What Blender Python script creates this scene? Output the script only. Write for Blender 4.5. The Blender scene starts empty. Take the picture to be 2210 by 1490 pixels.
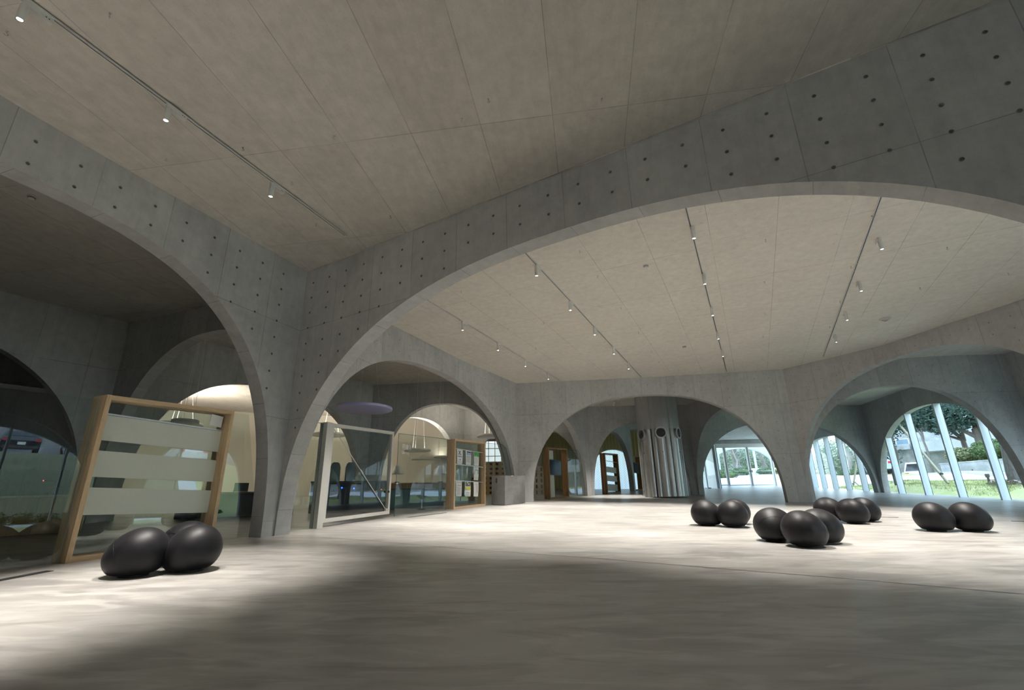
import bpy, bmesh, math, random
from mathutils import Vector, Matrix
R_ = random.Random(7)
S = bpy.context.scene
COL = S.collection

# ------------------------------------------------------------------ camera
f_px, W_px = 1040.0, 2210.0
pitch, roll = math.atan(348/1040.0), -0.018
fw = Vector((0, math.cos(pitch), math.sin(pitch)))
up0 = Vector((0, -math.sin(pitch), math.cos(pitch))); rt0 = Vector((1, 0, 0))
rt = math.cos(roll)*rt0 + math.sin(roll)*up0
upv = -math.sin(roll)*rt0 + math.cos(roll)*up0
cam = bpy.data.cameras.new('camera'); camo = bpy.data.objects.new('camera', cam); COL.objects.link(camo)
cam.sensor_fit = 'HORIZONTAL'; cam.sensor_width = 36.0; cam.lens = 36.0*f_px/W_px
cam.clip_start = 0.05; cam.clip_end = 600
M = Matrix((( rt.x, upv.x, -fw.x, 0), (rt.y, upv.y, -fw.y, 0), (rt.z, upv.z, -fw.z, 1.042), (0, 0, 0, 1)))
camo.matrix_world = M
S.camera = camo

# ------------------------------------------------------------------ sky, sun, exposure
wd = bpy.data.worlds.new('sky'); S.world = wd; wd.use_nodes = True
nt = wd.node_tree; nt.nodes.clear()
wo = nt.nodes.new('ShaderNodeOutputWorld'); bg = nt.nodes.new('ShaderNodeBackground')
tc = nt.nodes.new('ShaderNodeTexCoord'); sx = nt.nodes.new('ShaderNodeSeparateXYZ'); cr = nt.nodes.new('ShaderNodeValToRGB')
nt.links.new(tc.outputs['Generated'], sx.inputs[0]); nt.links.new(sx.outputs['Z'], cr.inputs[0])
cr.color_ramp.elements[0].position = 0.0; cr.color_ramp.elements[0].color = (0.80, 0.93, 1.0, 1)
cr.color_ramp.elements[1].position = 0.8; cr.color_ramp.elements[1].color = (0.55, 0.78, 1.0, 1)
nt.links.new(cr.outputs[0], bg.inputs[0]); bg.inputs[1].default_value = 6.2
nt.links.new(bg.outputs[0], wo.inputs[0])
SPOT_W = 1600.0          # each ceiling spotlight
SPOT_COL = (1.0, 0.945, 0.87)
S.view_settings.view_transform = 'Standard'; S.view_settings.look = 'None'
S.view_settings.exposure = 0.12; S.view_settings.gamma = 1.0
S.view_settings.use_curve_mapping = False
S.cycles.max_bounces = 9; S.cycles.diffuse_bounces = 5; S.cycles.glossy_bounces = 4
S.cycles.transparent_max_bounces = 16; S.cycles.transmission_bounces = 6
S.cycles.sample_clamp_indirect = 6.0; S.cycles.caustics_reflective = False; S.cycles.caustics_refractive = False

# ------------------------------------------------------------------ helpers
CZ = 5.842                                     # ceiling height
def FZ(x, y): return -0.01025*x + 0.0613*y     # the floor slopes gently, as the real one does
SLOPE = Vector((0.01025, -0.0613, 1)).normalized()
def slope_rot(rz=0.0):
    q = Vector((0, 0, 1)).rotation_difference(SLOPE)
    return (q.to_matrix() @ Matrix.Rotation(rz, 3, 'Z')).to_4x4()

class MB:
    def __init__(s): s.v = []; s.f = []; s.m = []; s.uv = {}; s.sm = []
    def add(s, vs, fs, mi=0, uvs=None, smooth=False):
        b = len(s.v); s.v += [tuple(p) for p in vs]
        for i, f in enumerate(fs):
            if uvs is not None: s.uv[len(s.f)] = [uvs[k] for k in f]
            s.f.append([k+b for k in f]); s.m.append(mi); s.sm.append(smooth)
        return s
    def box(s, c, d, mi=0, rz=0.0, shear=0.0):
        hx, hy, hz = d[0]/2, d[1]/2, d[2]/2
        cs, sn = math.cos(rz), math.sin(rz); vs = []
        for z in (-hz, hz):
            for x, y in ((-hx, -hy), (hx, -hy), (hx, hy), (-hx, hy)):
                X, Y = c[0]+x*cs-y*sn, c[1]+x*sn+y*cs
                vs.append((X, Y, c[2]+z+shear*X))
        return s.add(vs, [(3, 2, 1, 0), (4, 5, 6, 7), (0, 1, 5, 4), (1, 2, 6, 5), (2, 3, 7, 6), (3, 0, 4, 7)], mi)
    def tube(s, p0, p1, r0, r1=None, n=12, mi=0, caps=True, smooth=True):
        r1 = r0 if r1 is None else r1
        p0, p1 = Vector(p0), Vector(p1); d = (p1-p0).normalized()
        a = d.cross(Vector((0, 0, 1))) if abs(d.z) < .95 else d.cross(Vector((1, 0, 0)))
        a.normalize(); b = d.cross(a)
        vs = []
        for p, r in ((p0, r0), (p1, r1)):
            for k in range(n):
                t = 2*math.pi*k/n; vs.append(p+a*r*math.cos(t)+b*r*math.sin(t))
        s.add(vs, [(k, (k+1) % n, n+(k+1) % n, n+k) for k in range(n)], mi, smooth=smooth)
        if caps:
            s.add(vs[:n], [tuple(range(n-1, -1, -1))], mi); s.add(vs[n:], [tuple(range(n))], mi)
        return s
    def path(s, pts, r, n=8, mi=0, caps=True):
        pts = [Vector(p) for p in pts]; vs = []; prev = None
        rr = r if isinstance(r, (list, tuple)) else [r]*len(pts)
        for i, p in enumerate(pts):
            d = (pts[min(i+1, len(pts)-1)]-pts[max(i-1, 0)]).normalized()
            if prev is None: a = d.cross(Vector((0, 0, 1))) if abs(d.z) < .9 else d.cross(Vector((1, 0, 0)))
            else: a = prev-d*prev.dot(d)
            a.normalize(); prev = a; b = d.cross(a)
            for k in range(n):
                t = 2*math.pi*k/n; vs.append(p+(a*math.cos(t)+b*math.sin(t))*rr[i])
        fs = [(i*n+k, i*n+(k+1) % n, (i+1)*n+(k+1) % n, (i+1)*n+k) for i in range(len(pts)-1) for k in range(n)]
        s.add(vs, fs, mi, smooth=True)
        if caps: s.add(vs[:n], [tuple(range(n-1, -1, -1))], mi); s.add(vs[-n:], [tuple(range(n))], mi)
        return s
    def lathe(s, prof, n=24, c=(0, 0, 0), mi=0, smooth=True):
        vs = []
        for r, z in prof:
            for k in range(n):
                t = 2*math.pi*k/n; vs.append((c[0]+r*math.cos(t), c[1]+r*math.sin(t), c[2]+z))
        m = len(prof)
        return s.add(vs, [(i*n+k, i*n+(k+1) % n, (i+1)*n+(k+1) % n, (i+1)*n+k) for i in range(m-1) for k in range(n)], mi, smooth=smooth)
    def prism(s, poly, z0, z1, mi=0):
        n = len(poly)
        zf = (lambda z, p: z(p[0], p[1]) if callable(z) else z)
        vs = [(p[0], p[1], zf(z0, p)) for p in poly]+[(p[0], p[1], zf(z1, p)) for p in poly]
        uv = [(p[0], p[1]) for p in poly]*2
        return s.add(vs, [tuple(range(n-1, -1, -1)), tuple(range(n, 2*n))]+[(k, (k+1) % n, n+(k+1) % n, n+k) for k in range(n)], mi, uv)
    def xprism(s, poly, y0, y1, mi=0):           # outline in x,z pushed along y
        n = len(poly)
        vs = [(p[0], y0, p[1]) for p in poly]+[(p[0], y1, p[1]) for p in poly]
        return s.add(vs, [tuple(range(n)), tuple(range(2*n-1, n-1, -1))]+[(k, n+k, n+(k+1) % n, (k+1) % n) for k in range(n)], mi)
    def mesh(s, name, mats):
        me = bpy.data.meshes.new(name); me.from_pydata(s.v, [], s.f)
        for m in (mats if isinstance(mats, (list, tuple)) else [mats]): me.materials.append(m)
        if s.uv:
            ul = me.uv_layers.new(name='UVMap')
            for p in me.polygons:
                u = s.uv.get(p.index)
                if u:
                    for k, li in enumerate(p.loop_indices): ul.data[li].uv = u[k]
        me.polygons.foreach_set('material_index', s.m)
        me.polygons.foreach_set('use_smooth', s.sm)
        me.update(); return me
    def build(s, name, mats, parent=None, fix=True):
        me = s.mesh(name, mats)
        if fix:
            bm = bmesh.new(); bm.from_mesh(me); bmesh.ops.recalc_face_normals(bm, faces=bm.faces); bm.to_mesh(me); bm.free()
        return link(name, me, parent)

def link(name, me, parent=None, loc=None, rot=None):
    o = bpy.data.objects.new(name, me); COL.objects.link(o)
    if parent is not None: o.parent = parent
    if loc is not None: o.location = loc
    if rot is not None: o.rotation_euler = rot
    return o
def tag(o, label=None, cat=None, group=None, kind=None):
    if label: o['label'] = label
    if cat: o['category'] = cat
    if group: o['group'] = group
    if kind: o['kind'] = kind
    return o
def thing(name, label, cat, loc=(0, 0, 0), rz=0.0, group=None, sloped=False):
    o = bpy.data.objects.new(name, None); COL.objects.link(o); o.empty_display_size = .1
    if sloped: o.matrix_world = Matrix.Translation(loc) @ slope_rot(rz)
    else: o.location = loc; o.rotation_euler = (0, 0, rz)
    return tag(o, label, cat, group)
def struct(o, label=None, cat=None): return tag(o, label, cat, None, 'structure')
def copy_tree(o, parent=None):
    c = o.copy(); COL.objects.link(c)
    if parent is not None: c.parent = parent
    for ch in [k for k in o.children]: copy_tree(ch, c)
    return c

# ------------------------------------------------------------------ materials
def mat(name, col=(.5, .5, .5), rough=.5, metal=0.0, spec=.5, **kw):
    m = bpy.data.materials.new(name); m.use_nodes = True
    b = m.node_tree.nodes['Principled BSDF']
    b.inputs['Base Color'].default_value = (*col, 1); b.inputs['Roughness'].default_value = rough
    b.inputs['Metallic'].default_value = metal; b.inputs['Specular IOR Level'].default_value = spec
    for k, v in kw.items(): b.inputs[k.replace('_', ' ')].default_value = v
    return m
class NB:
    def __init__(s, m): s.t = m.node_tree; s.b = s.t.nodes.get('Principled BSDF'); s.o = s.t.nodes['Material Output']
    def n(s, t, **kw):
        x = s.t.nodes.new(t)
        for k, v in kw.items(): setattr(x, k, v)
        return x
    def l(s, a, b): s.t.links.new(a, b)
    def put(s, inp, v):
        if isinstance(v, bpy.types.NodeSocket): s.l(v, inp)
        elif isinstance(v, (tuple, list)) and inp.type == 'RGBA': inp.default_value = (*v, 1)
        else: inp.default_value = v
    def math(s, op, a, b=0.0, c=None):
        x = s.n('ShaderNodeMath', operation=op); s.put(x.inputs[0], a); s.put(x.inputs[1], b)
        if c is not None: s.put(x.inputs[2], c)
        return x.outputs[0]
    def mix(s, f, a, b, bt='MIX'):
        x = s.n('ShaderNodeMix', data_type='RGBA', blend_type=bt); s.put(x.inputs[0], f); s.put(x.inputs[6], a); s.put(x.inputs[7], b); return x.outputs[2]
    def noise(s, v, sc, det=4.0, ro=.55, dis=0.0):
        x = s.n('ShaderNodeTexNoise'); s.l(v, x.inputs['Vector']); x.inputs['Scale'].default_value = sc
        x.inputs['Detail'].default_value = det; x.inputs['Roughness'].default_value = ro; x.inputs['Distortion'].default_value = dis
        return x.outputs['Fac']
    def map(s, v, sc=(1, 1, 1), rot=(0, 0, 0), loc=(0, 0, 0)):
        x = s.n('ShaderNodeMapping'); s.l(v, x.inputs[0]); x.inputs['Scale'].default_value = sc
        x.inputs['Rotation'].default_value = rot; x.inputs['Location'].default_value = loc; return x.outputs[0]
    def ramp(s, f, pts):
        x = s.n('ShaderNodeValToRGB'); s.l(f, x.inputs[0]); e = x.color_ramp.elements
        for i, (p, c) in enumerate(pts):
            k = e[i] if i < 2 else e.new(p)
            k.position = p; k.color = (*c, 1) if isinstance(c, (tuple, list)) else (c, c, c, 1)
        return x.outputs[0]
    def coord(s, w='Object'): return s.n('ShaderNodeTexCoord').outputs[w]
    def bump(s, h, st=.3, d=.01):
        x = s.n('ShaderNodeBump'); x.inputs['Strength'].default_value = st; x.inputs['Distance'].default_value = d
        s.l(h, x.inputs['Height']); s.l(x.outputs[0], s.b.inputs['Normal'])
    def seam(s, u, pitch, off, width):            # 1 on a thin line repeated every pitch
        a = s.math('ADD', s.math('DIVIDE', u, pitch), off); fr = s.math('FRACT', a)
        d = s.math('ABSOLUTE', s.math('SUBTRACT', fr, .5))
        return s.math('GREATER_THAN', d, .5-width/pitch/2), s.math('FLOOR', a)

def concrete(name, base, du=1.0, dv=1.83, ov=0.0, ou=0.0, rot=None, stain=.35, seamw=.010, streak=(5, .5), rough=.75, tone=.10, cell=True):
    m = mat(name, base, rough, spec=.25); B = NB(m)
    uv = B.coord('UV'); 
    if rot is not None: uv = B.map(uv, rot=(0, 0, rot))
    sp = B.n('ShaderNodeSeparateXYZ'); B.l(uv, sp.inputs[0]); u, v = sp.outputs[0], sp.outputs[1]
    su, iu = B.seam(u, du, ou, seamw); sv, iv = B.seam(v, dv, ov, seamw)
    cb = B.n('ShaderNodeCombineXYZ'); B.l(iu, cb.inputs[0]); B.l(iv, cb.inputs[1])
    wn = B.n('ShaderNodeTexWhiteNoise'); B.l(cb.outputs[0], wn.inputs['Vector'])
    oc = B.coord('Object')
    big = B.noise(oc, .45, 5, .6, .6); fine = B.noise(oc, 6.0, 6, .65)
    stk = B.noise(B.map(uv, sc=(streak[0], streak[1], 1)), 1.6, 5, .65)
    grain = B.noise(oc, 60.0, 2, .6)
    dk = tuple(c*(1-stain) for c in base); lt = tuple(min(1, c*1.13) for c in base)
    c = B.mix(B.ramp(big, [(.35, 0.0), (.68, 1.0)]), dk, lt)
    c = B.mix(.40, c, B.ramp(stk, [(.3, tuple(x*.72 for x in base)), (.7, tuple(x*1.15 for x in base))]))
    c = B.mix(.30, c, B.ramp(fine, [(.32, tuple(x*.7 for x in base)), (.62, tuple(x*1.1 for x in base))]))
    if cell: c = B.mix(tone, c, B.ramp(wn.outputs['Value'], [(0, .12), (1, .75)]), 'OVERLAY')
    c = B.mix(B.math('MULTIPLY', B.ramp(grain, [(.3, 1.0), (.42, 0.0)]), .22), c, tuple(x*.5 for x in base))
    sm = B.math('MAXIMUM', su, sv); brk = B.ramp(B.noise(oc, 1.3, 3), [(.3, .25), (.6, 1.0)])
    c = B.mix(B.math('MULTIPLY', B.math('MULTIPLY', sm, brk), .62), c, tuple(x*.28 for x in base))
    B.l(c, B.b.inputs['Base Color'])
    h = B.math('SUBTRACT', B.math('MULTIPLY', fine, .3), sm); B.bump(h, .25, .006)
    return m
M_wall = concrete('concrete_wall', (.470, .474, .466), 1.0, 1.83, ov=.53, stain=.42)
M_ceil = concrete('concrete_ceiling', (.62, .585, .53), .96, 2.35, rot=math.radians(8.5), ou=.17, ov=.86, stain=.26, streak=(6, 1.2))
M_board = concrete('board_ceiling', (.85, .80, .72), 1.13, 1.9, rot=math.radians(25.6), ou=.04, ov=.10, stain=.07, streak=(1.2, 30), tone=.03, seamw=.009, rough=.8)
M_hole2 = concrete('tie_hole_mortar_shade_far', (.27, .262, .25), cell=False, stain=.2)  # far plugs: lighter, but still toned down to suggest a recess
M_hole = concrete('tie_hole_mortar_shade', (.13, .127, .122), cell=False, stain=.2)  # mortar plugs, darkened so the slightly proud discs look recessed

def floor_mat():
    m = mat('mortar_floor', (.4, .38, .35), .33, spec=.5); B = NB(m); oc = B.coord('Object')
    a = B.noise(B.map(oc, sc=(.55, 1.0, 1), rot=(0, 0, .3)), .8, 5, .55, .6)
    b = B.noise(B.map(oc, sc=(.8, 1.7, 1), rot=(0, 0, -.35)), .9, 3.0, .5, 1.1)
    c = B.noise(oc, 2.2, 3, .5, .3); g = B.noise(oc, 70., 2)
    col = B.ramp(a, [(.30, (.335, .322, .305)), (.55, (.395, .380, .362)), (.75, (.445, .428, .41))])
    col = B.mix(.5, col, B.ramp(b, [(.28, (.27, .258, .243)), (.50, (.385, .37, .352)), (.72, (.475, .458, .437))]))
    col = B.mix(.18, col, B.ramp(c, [(.3, (.27, .26, .245)), (.7, (.46, .445, .42))]))
    sm_ = B.noise(B.map(oc, sc=(.5, 1.5, 1), rot=(0, 0, -.25)), 1.5, 4.0, .55, 1.4); s2_ = B.noise(B.map(oc, sc=(.7, 2.4, 1), rot=(0, 0, .5)), 2.6, 3.0, .5, .8)
    col = B.mix(B.math('MULTIPLY', B.ramp(sm_, [(.47, 0.0), (.62, 1.0)]), .58), col, (.20, .19, .178)); col = B.mix(B.math('MULTIPLY', B.ramp(s2_, [(.50, 0.0), (.64, 1.0)]), .42), col, (.56, .54, .515))
    col = B.mix(B.math('MULTIPLY', B.ramp(g, [(.28, 1.0), (.38, 0.0)]), .25), col, (.2, .19, .18))
    B.l(col, B.b.inputs['Base Color'])
    B.bump(b, .05, .03)
    return m
M_floor = floor_mat()
def wood_mat(name, c0, c1, sc=1.0, axis=(14, 14, 1.1), rough=.45):
    m = mat(name, c0, rough, spec=.35); B = NB(m); oc = B.coord('Object')
    n = B.noise(B.map(oc, sc=tuple(a*sc for a in axis)), 2.2, 6, .62, .8)
    f = B.noise(B.map(oc, sc=tuple(a*sc*4 for a in axis)), 3.0, 3, .6)
    c = B.ramp(n, [(.33, c1), (.62, c0)]); c = B.mix(.25, c, B.ramp(f, [(.3, tuple(x*.6 for x in c1)), (.7, c0)]))
    B.l(c, B.b.inputs['Base Color']); B.bump(f, .08, .003); return m
M_wood = wood_mat('maple_wood', (.60, .45, .285), (.47, .335, .195))
M_woodx = wood_mat('maple_wood_along_rail', (.60, .45, .285), (.47, .335, .195), axis=(1.1, 14, 14))
M_oak = wood_mat('dark_oak', (.25, .135, .05), (.15, .075, .025))
M_ply = wood_mat('tan_plywood', (.34, .235, .11), (.27, .18, .08))
M_pine = wood_mat('grey_stake_wood', (.42, .38, .27), (.28, .25, .17))
def grainy(name, col, rough, amt=.12, sc=30, metal=0.0, spec=.5, **kw):
    m = mat(name, col, rough, metal, spec, **kw); B = NB(m); oc = B.coord('Object')
    n = B.noise(oc, sc, 4); big = B.noise(oc, 1.7, 3)
    k = B.math('ADD', B.math('MULTIPLY', n, .6), B.math('MULTIPLY', big, .4))
    B.l(B.ramp(k, [(.3, tuple(c*(1-amt) for c in col)), (.7, tuple(min(1, c*(1+amt)) for c in col))]), B.b.inputs['Base Color'])
    return m
M_white = grainy('white_metal', (.62, .60, .56), .4, .04)
M_alu = grainy('aluminium', (.62, .66, .70), .35, .05, metal=.6)
M_mull = grainy('pale_mullion_paint', (.66, .72, .76), .45, .04)
M_steel = grainy('galvanised_steel', (.50, .51, .51), .38, .16, sc=60, metal=.7)
M_dark = grainy('dark_metal', (.035, .035, .037), .4, .2)
M_black = grainy('black_plastic', (.012, .012, .013), .35, .2)
M_lamp = grainy('lamp_white', (.72, .71, .68), .35, .03)
M_bracket = grainy('hook_steel', (.50, .49, .46), .35, .1, metal=.8)
M_box = concrete('grey_box_laminate', (.235, .235, .23), 50, 50, cell=False, stain=.08)
M_slat = grainy('pale_green_board', (.60, .625, .545), .5, .03)
M_paper = grainy('paper', (.80, .80, .77), .7, .02)
M_print = {k: mat('print_'+k, c, .7) for k, c in dict(black=(.03, .03, .03), blue=(.10, .30, .62), green=(.05, .25, .08), lime=(.45, .55, .03),
           yellow=(.62, .58, .06), grey=(.35, .36, .36), cyan=(.16, .48, .55), red=(.6, .12, .1), pale=(.55, .56, .56)).items()}
def fabric():
    m = mat('black_stretch_fabric', (.0085, .0085, .0098), .47, spec=.24); B = NB(m); oc = B.coord('Object')
    n = B.noise(B.map(oc, sc=(1, 1, .25)), 9, 4); w = B.noise(oc, 160, 2)
    B.l(B.ramp(n, [(.3, (.007, .007, .0085)), (.7, (.012, .012, .0145))]), B.b.inputs['Base Color'])
    B.b.inputs['Sheen Weight'].default_value = .03; B.b.inputs['Sheen Roughness'].default_value = .35
    B.bump(B.math('ADD', B.math('MULTIPLY', n, .7), B.math('MULTIPLY', w, .3)), .12, .01); return m
M_fab = fabric()
def glass_mat(name, tint=(.93, .97, .96), refl=1.0, ior=1.5):
    m = bpy.data.materials.new(name); m.use_nodes = True; t = m.node_tree; t.nodes.clear()
    o = t.nodes.new('ShaderNodeOutputMaterial'); mx = t.nodes.new('ShaderNodeMixShader'); fr = t.nodes.new('ShaderNodeLayerWeight')
    tr = t.nodes.new('ShaderNodeBsdfTransparent'); gl = t.nodes.new('ShaderNodeBsdfGlossy')
    tr.inputs[0].default_value = (*tint, 1); gl.inputs['Roughness'].default_value = 0.0; gl.inputs[0].default_value = (1, 1, 1, 1)
    fr.inputs[0].default_value = .5; pw_ = t.nodes.new('ShaderNodeMath'); pw_.operation = 'POWER'; pw_.inputs[1].default_value = 5.0
    ma = t.nodes.new('ShaderNodeMath'); ma.operation = 'MULTIPLY_ADD'; ma.inputs[1].default_value = .90; ma.inputs[2].default_value = .075
    t.links.new(fr.outputs['Facing'], pw_.inputs[0]); t.links.new(pw_.outputs[0], ma.inputs[0])
    ml = t.nodes.new('ShaderNodeMath'); ml.operation = 'MULTIPLY'; ml.inputs[1].default_value = refl; ml.use_clamp = True
    nz = t.nodes.new('ShaderNodeTexNoise'); nz.inputs['Scale'].default_value = .8; bp = t.nodes.new('ShaderNodeBump')
    bp.inputs['Strength'].default_value = .015; bp.inputs['Distance'].default_value = .05
    tcn = t.nodes.new('ShaderNodeTexCoord'); t.links.new(tcn.outputs['Object'], nz.inputs['Vector']); t.links.new(nz.outputs['Fac'], bp.inputs['Height'])
    t.links.new(bp.outputs[0], gl.inputs['Normal'])
    t.links.new(ma.outputs[0], ml.inputs[0]); t.links.new(ml.outputs[0], mx.inputs[0]); t.links.new(tr.outputs[0], mx.inputs[1]); t.links.new(gl.outputs[0], mx.inputs[2])
    t.links.new(mx.outputs[0], o.inputs[0]); return m
M_glass = glass_mat('partition_glass', (.82, .90, .88), 1.2)
M_wglass = glass_mat('window_glass', (.92, .97, 1.0), .6)
M_gedge = mat('glass_edge_green', (.05, .10, .08), .15)
def emis(name, col, st):
    m = bpy.data.materials.new(name); m.use_nodes = True; t = m.node_tree; b = t.nodes['Principled BSDF']
    b.inputs['Base Color'].default_value = (*col, 1); b.inputs['Emission Color'].default_value = (*col, 1); b.inputs['Emission Strength'].default_value = st; return m
M_lens = emis('lamp_lens_lit', (1.0, .95, .86), 60.0)
M_blue = emis('blue_led', (.012, .085, 1.0), 6.0)
M_red = emis('red_led', (1.0, .05, .05), 6.0)
M_green = emis('green_led', (.1, 1.0, .25), 6.0)

# ------------------------------------------------------------------ plan curves of the arched walls
class Path:
    def __init__(s, pts):
        p = [Vector(q) for q in pts]; out = []; n = len(p)
        for i in range(n-1):
            p0 = p[i-1] if i > 0 else 2*p[0]-p[1]; p3 = p[i+2] if i+2 < n else 2*p[-1]-p[-2]; a, b = p[i], p[i+1]
            for k in range(16):
                t = k/16; out.append(.5*((2*a)+(-p0+b)*t+(2*p0-5*a+4*b-p3)*t*t+(-p0+3*a-3*b+p3)*t**3))
        out.append(p[-1]); s.p = out; s.s = [0.0]
        for i in range(1, len(out)): s.s.append(s.s[-1]+(out[i]-out[i-1]).length)
        s.L = s.s[-1]
    def seg(s, d):
        i = 0
        while i < len(s.p)-2 and s.s[i+1] < d: i += 1
        return i
    def at(s, d, off=0.0):
        i = s.seg(d); t = (d-s.s[i])/(s.s[i+1]-s.s[i]); q = s.p[i]+t*(s.p[i+1]-s.p[i]); u = s.dir(d)
        return Vector((q.x-u.y*off, q.y+u.x*off))
    def dir(s, d):
        def raw(d):
            i = s.seg(min(max(d, 0), s.L)); return (s.p[i+1]-s.p[i]).normalized()
        return (raw(d-.25)+raw(d+.25)).normalized()
    def ang(s, d): u = s.dir(d); return math.atan2(u.y, u.x)
C1, C2, C3, C7, C6 = (-4.33, 9.23), (.15, 19.35), (10.35, 17.86), (-10.14, 11.91), (-5.71, 19.29)
D1, D2, C8, CG, C11 = (3.78, 24.61), (8.96, 24.66), (17.47, 16.41), (18.63, 25.65), (-2.53, 24.89)
C4, C5, C9, C10 = (5.97, 3.0), (13.40, 10.0), (17.35, 11.1), (16.7, -0.5)
class Arch:
    def __init__(s, path, sa, sb, crown, n): s.p = path; s.sa, s.sb, s.cr, s.n = sa, sb, crown, n
    def base(s, d): q = s.p.at(min(max(d, 0), s.p.L)); return FZ(q.x, q.y)
    def z(s, d):
        c, a = (s.sa+s.sb)/2, (s.sb-s.sa)/2; x = min(abs(d-c)/a, 1); b = s.base(d)
        return b+(s.cr-b)*(1-x**s.n)**(1/s.n)
    def prof(s, k=56):
        c, a = (s.sa+s.sb)/2, (s.sb-s.sa)/2; out = []
        for i in range(k+1):
            th = math.pi*(1-i/k); cs, sn = math.cos(th), max(math.sin(th), 0)
            d = c+a*math.copysign(abs(cs)**(2/s.n), cs); b = s.base(d); out.append((d, b+(s.cr-b)*sn**(2/s.n)))
        return out
WALLS = {}
THK = .29
def arch_wall(name, pts, arch, side=1, label=None, holes=None, thk=THK, top=CZ+.02, material=None):
    P = Path(pts); A = Arch(P, *arch) if arch else None
    prof = []
    if A:
        pr = A.prof()
        n0 = max(2, int(pr[0][0]/.3)); n1 = max(2, int((P.L-pr[-1][0])/.3))
        for i in range(n0): d = max(pr[0][0], 0)*i/n0; prof.append((d, A.base(d)-.03))
        prof.append((pr[0][0], A.base(pr[0][0])-.03)); prof += pr[1:-1]; prof.append((pr[-1][0], A.base(pr[-1][0])-.03))
        for i in range(1, n1+1): d = pr[-1][0]+(P.L-pr[-1][0])*i/n1; prof.append((d, A.base(d)-.03))
    else:
        n = max(2, int(P.L/.5))
        for i in range(n+1): d = P.L*i/n; q = P.at(d); prof.append((d, FZ(q.x, q.y)-.03))
    mb = MB(); F_, B_, FT, BT, UF, ARC = [], [], [], [], [], [0]
    for i, (d, z) in enumerate(prof):
        q = P.at(d); r = P.at(d, thk*side)
        F_.append((q.x, q.y, z)); B_.append((r.x, r.y, z)); FT.append((q.x, q.y, top)); BT.append((r.x, r.y, top)); UF.append((d, z))
        if i: ARC.append(ARC[-1]+math.hypot(d-prof[i-1][0], z-prof[i-1][1]))
    n = len(prof)
    for i in range(n-1):
        j = i+1
        mb.add([F_[i], F_[j], FT[j], FT[i]], [(0, 1, 2, 3)], 0, [UF[i], UF[j], (UF[j][0], top), (UF[i][0], top)])
        mb.add([B_[j], B_[i], BT[i], BT[j]], [(0, 1, 2, 3)], 0, [UF[j], UF[i], (UF[i][0], top), (UF[j][0], top)])
        mb.add([F_[i], B_[i], B_[j], F_[j]], [(0, 1, 2, 3)], 0, [(ARC[i]+.5, .5), (ARC[i]+.5, .5+thk), (ARC[j]+.5, .5+thk), (ARC[j]+.5, .5)], smooth=True)
        mb.add([FT[i], FT[j], BT[j], BT[i]], [(0, 1, 2, 3)], 0, [(0.4, .4)]*4)
    for i in (0, n-1): mb.add([F_[i], FT[i], BT[i], B_[i]], [(0, 1, 2, 3)], 0, [(.3, UF[i][1]), (.3, top), (.3+thk, top), (.3+thk, UF[i][1])])
    me = mb.mesh(name, material or M_wall)
    bm = bmesh.new(); bm.from_mesh(me); bmesh.ops.remove_doubles(bm, verts=bm.verts, dist=.0005); bmesh.ops.recalc_face_normals(bm, faces=bm.faces)
    for f in bm.faces: f.smooth = True
    bm.to_mesh(me); bm.free()
    if hasattr(me, 'set_sharp_from_angle'): me.set_sharp_from_angle(angle=math.radians(28))
    o = link(name, me); struct(o, label, 'wall'); WALLS[name] = (P, A, side, o)
    if holes: tie_holes(o, P, A, side, holes)
    return o
_hole = None
def hole_mesh(r=.023):
    mb = MB(); n = 12
    mb.lathe([(r*1.12, 0), (r, .0025), (r*.86, .0028)], n, mi=0); mb.lathe([(r*.86, .0028), (r*.80, .0008), (r*.001, .0006)], n, mi=1)
    return mb
def tie_holes(o, P, A, side, mode):
    global _hole
    if _hole is None: _hole = hole_mesh().mesh('tie_hole', [M_wall, M_hole])
    joined = MB(); cnt = 0; d = .25
    while d < P.L-.1:
        zb = A.z(d)+.12 if (A and A.sa < d < A.sb) else A.base(d)+.35
        k = 0
        for z in [CZ-.31-.335*i for i in range(17)]:
            if z < zb: break
            if d < .2 or d > P.L-.2: continue
            q = P.at(d, -.003*side); a = P.ang(d)
            nrm = Vector((math.sin(a), -math.cos(a), 0))*side       # towards the front face
            rot = Vector((0, 0, 1)).rotation_difference(nrm)
            if mode == 'single' and cnt < 290:
                h = link('tie_hole', _hole, o, (q.x, q.y, z)); h.rotation_mode = 'QUATERNION'; h.rotation_quaternion = rot
            else:
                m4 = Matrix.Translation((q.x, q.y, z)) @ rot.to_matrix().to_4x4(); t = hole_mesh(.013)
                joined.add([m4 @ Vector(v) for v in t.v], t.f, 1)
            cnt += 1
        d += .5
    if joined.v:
        s = joined.build('tie_holes', [M_wall, M_hole2], o, fix=False); s['kind'] = 'stuff'

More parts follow.
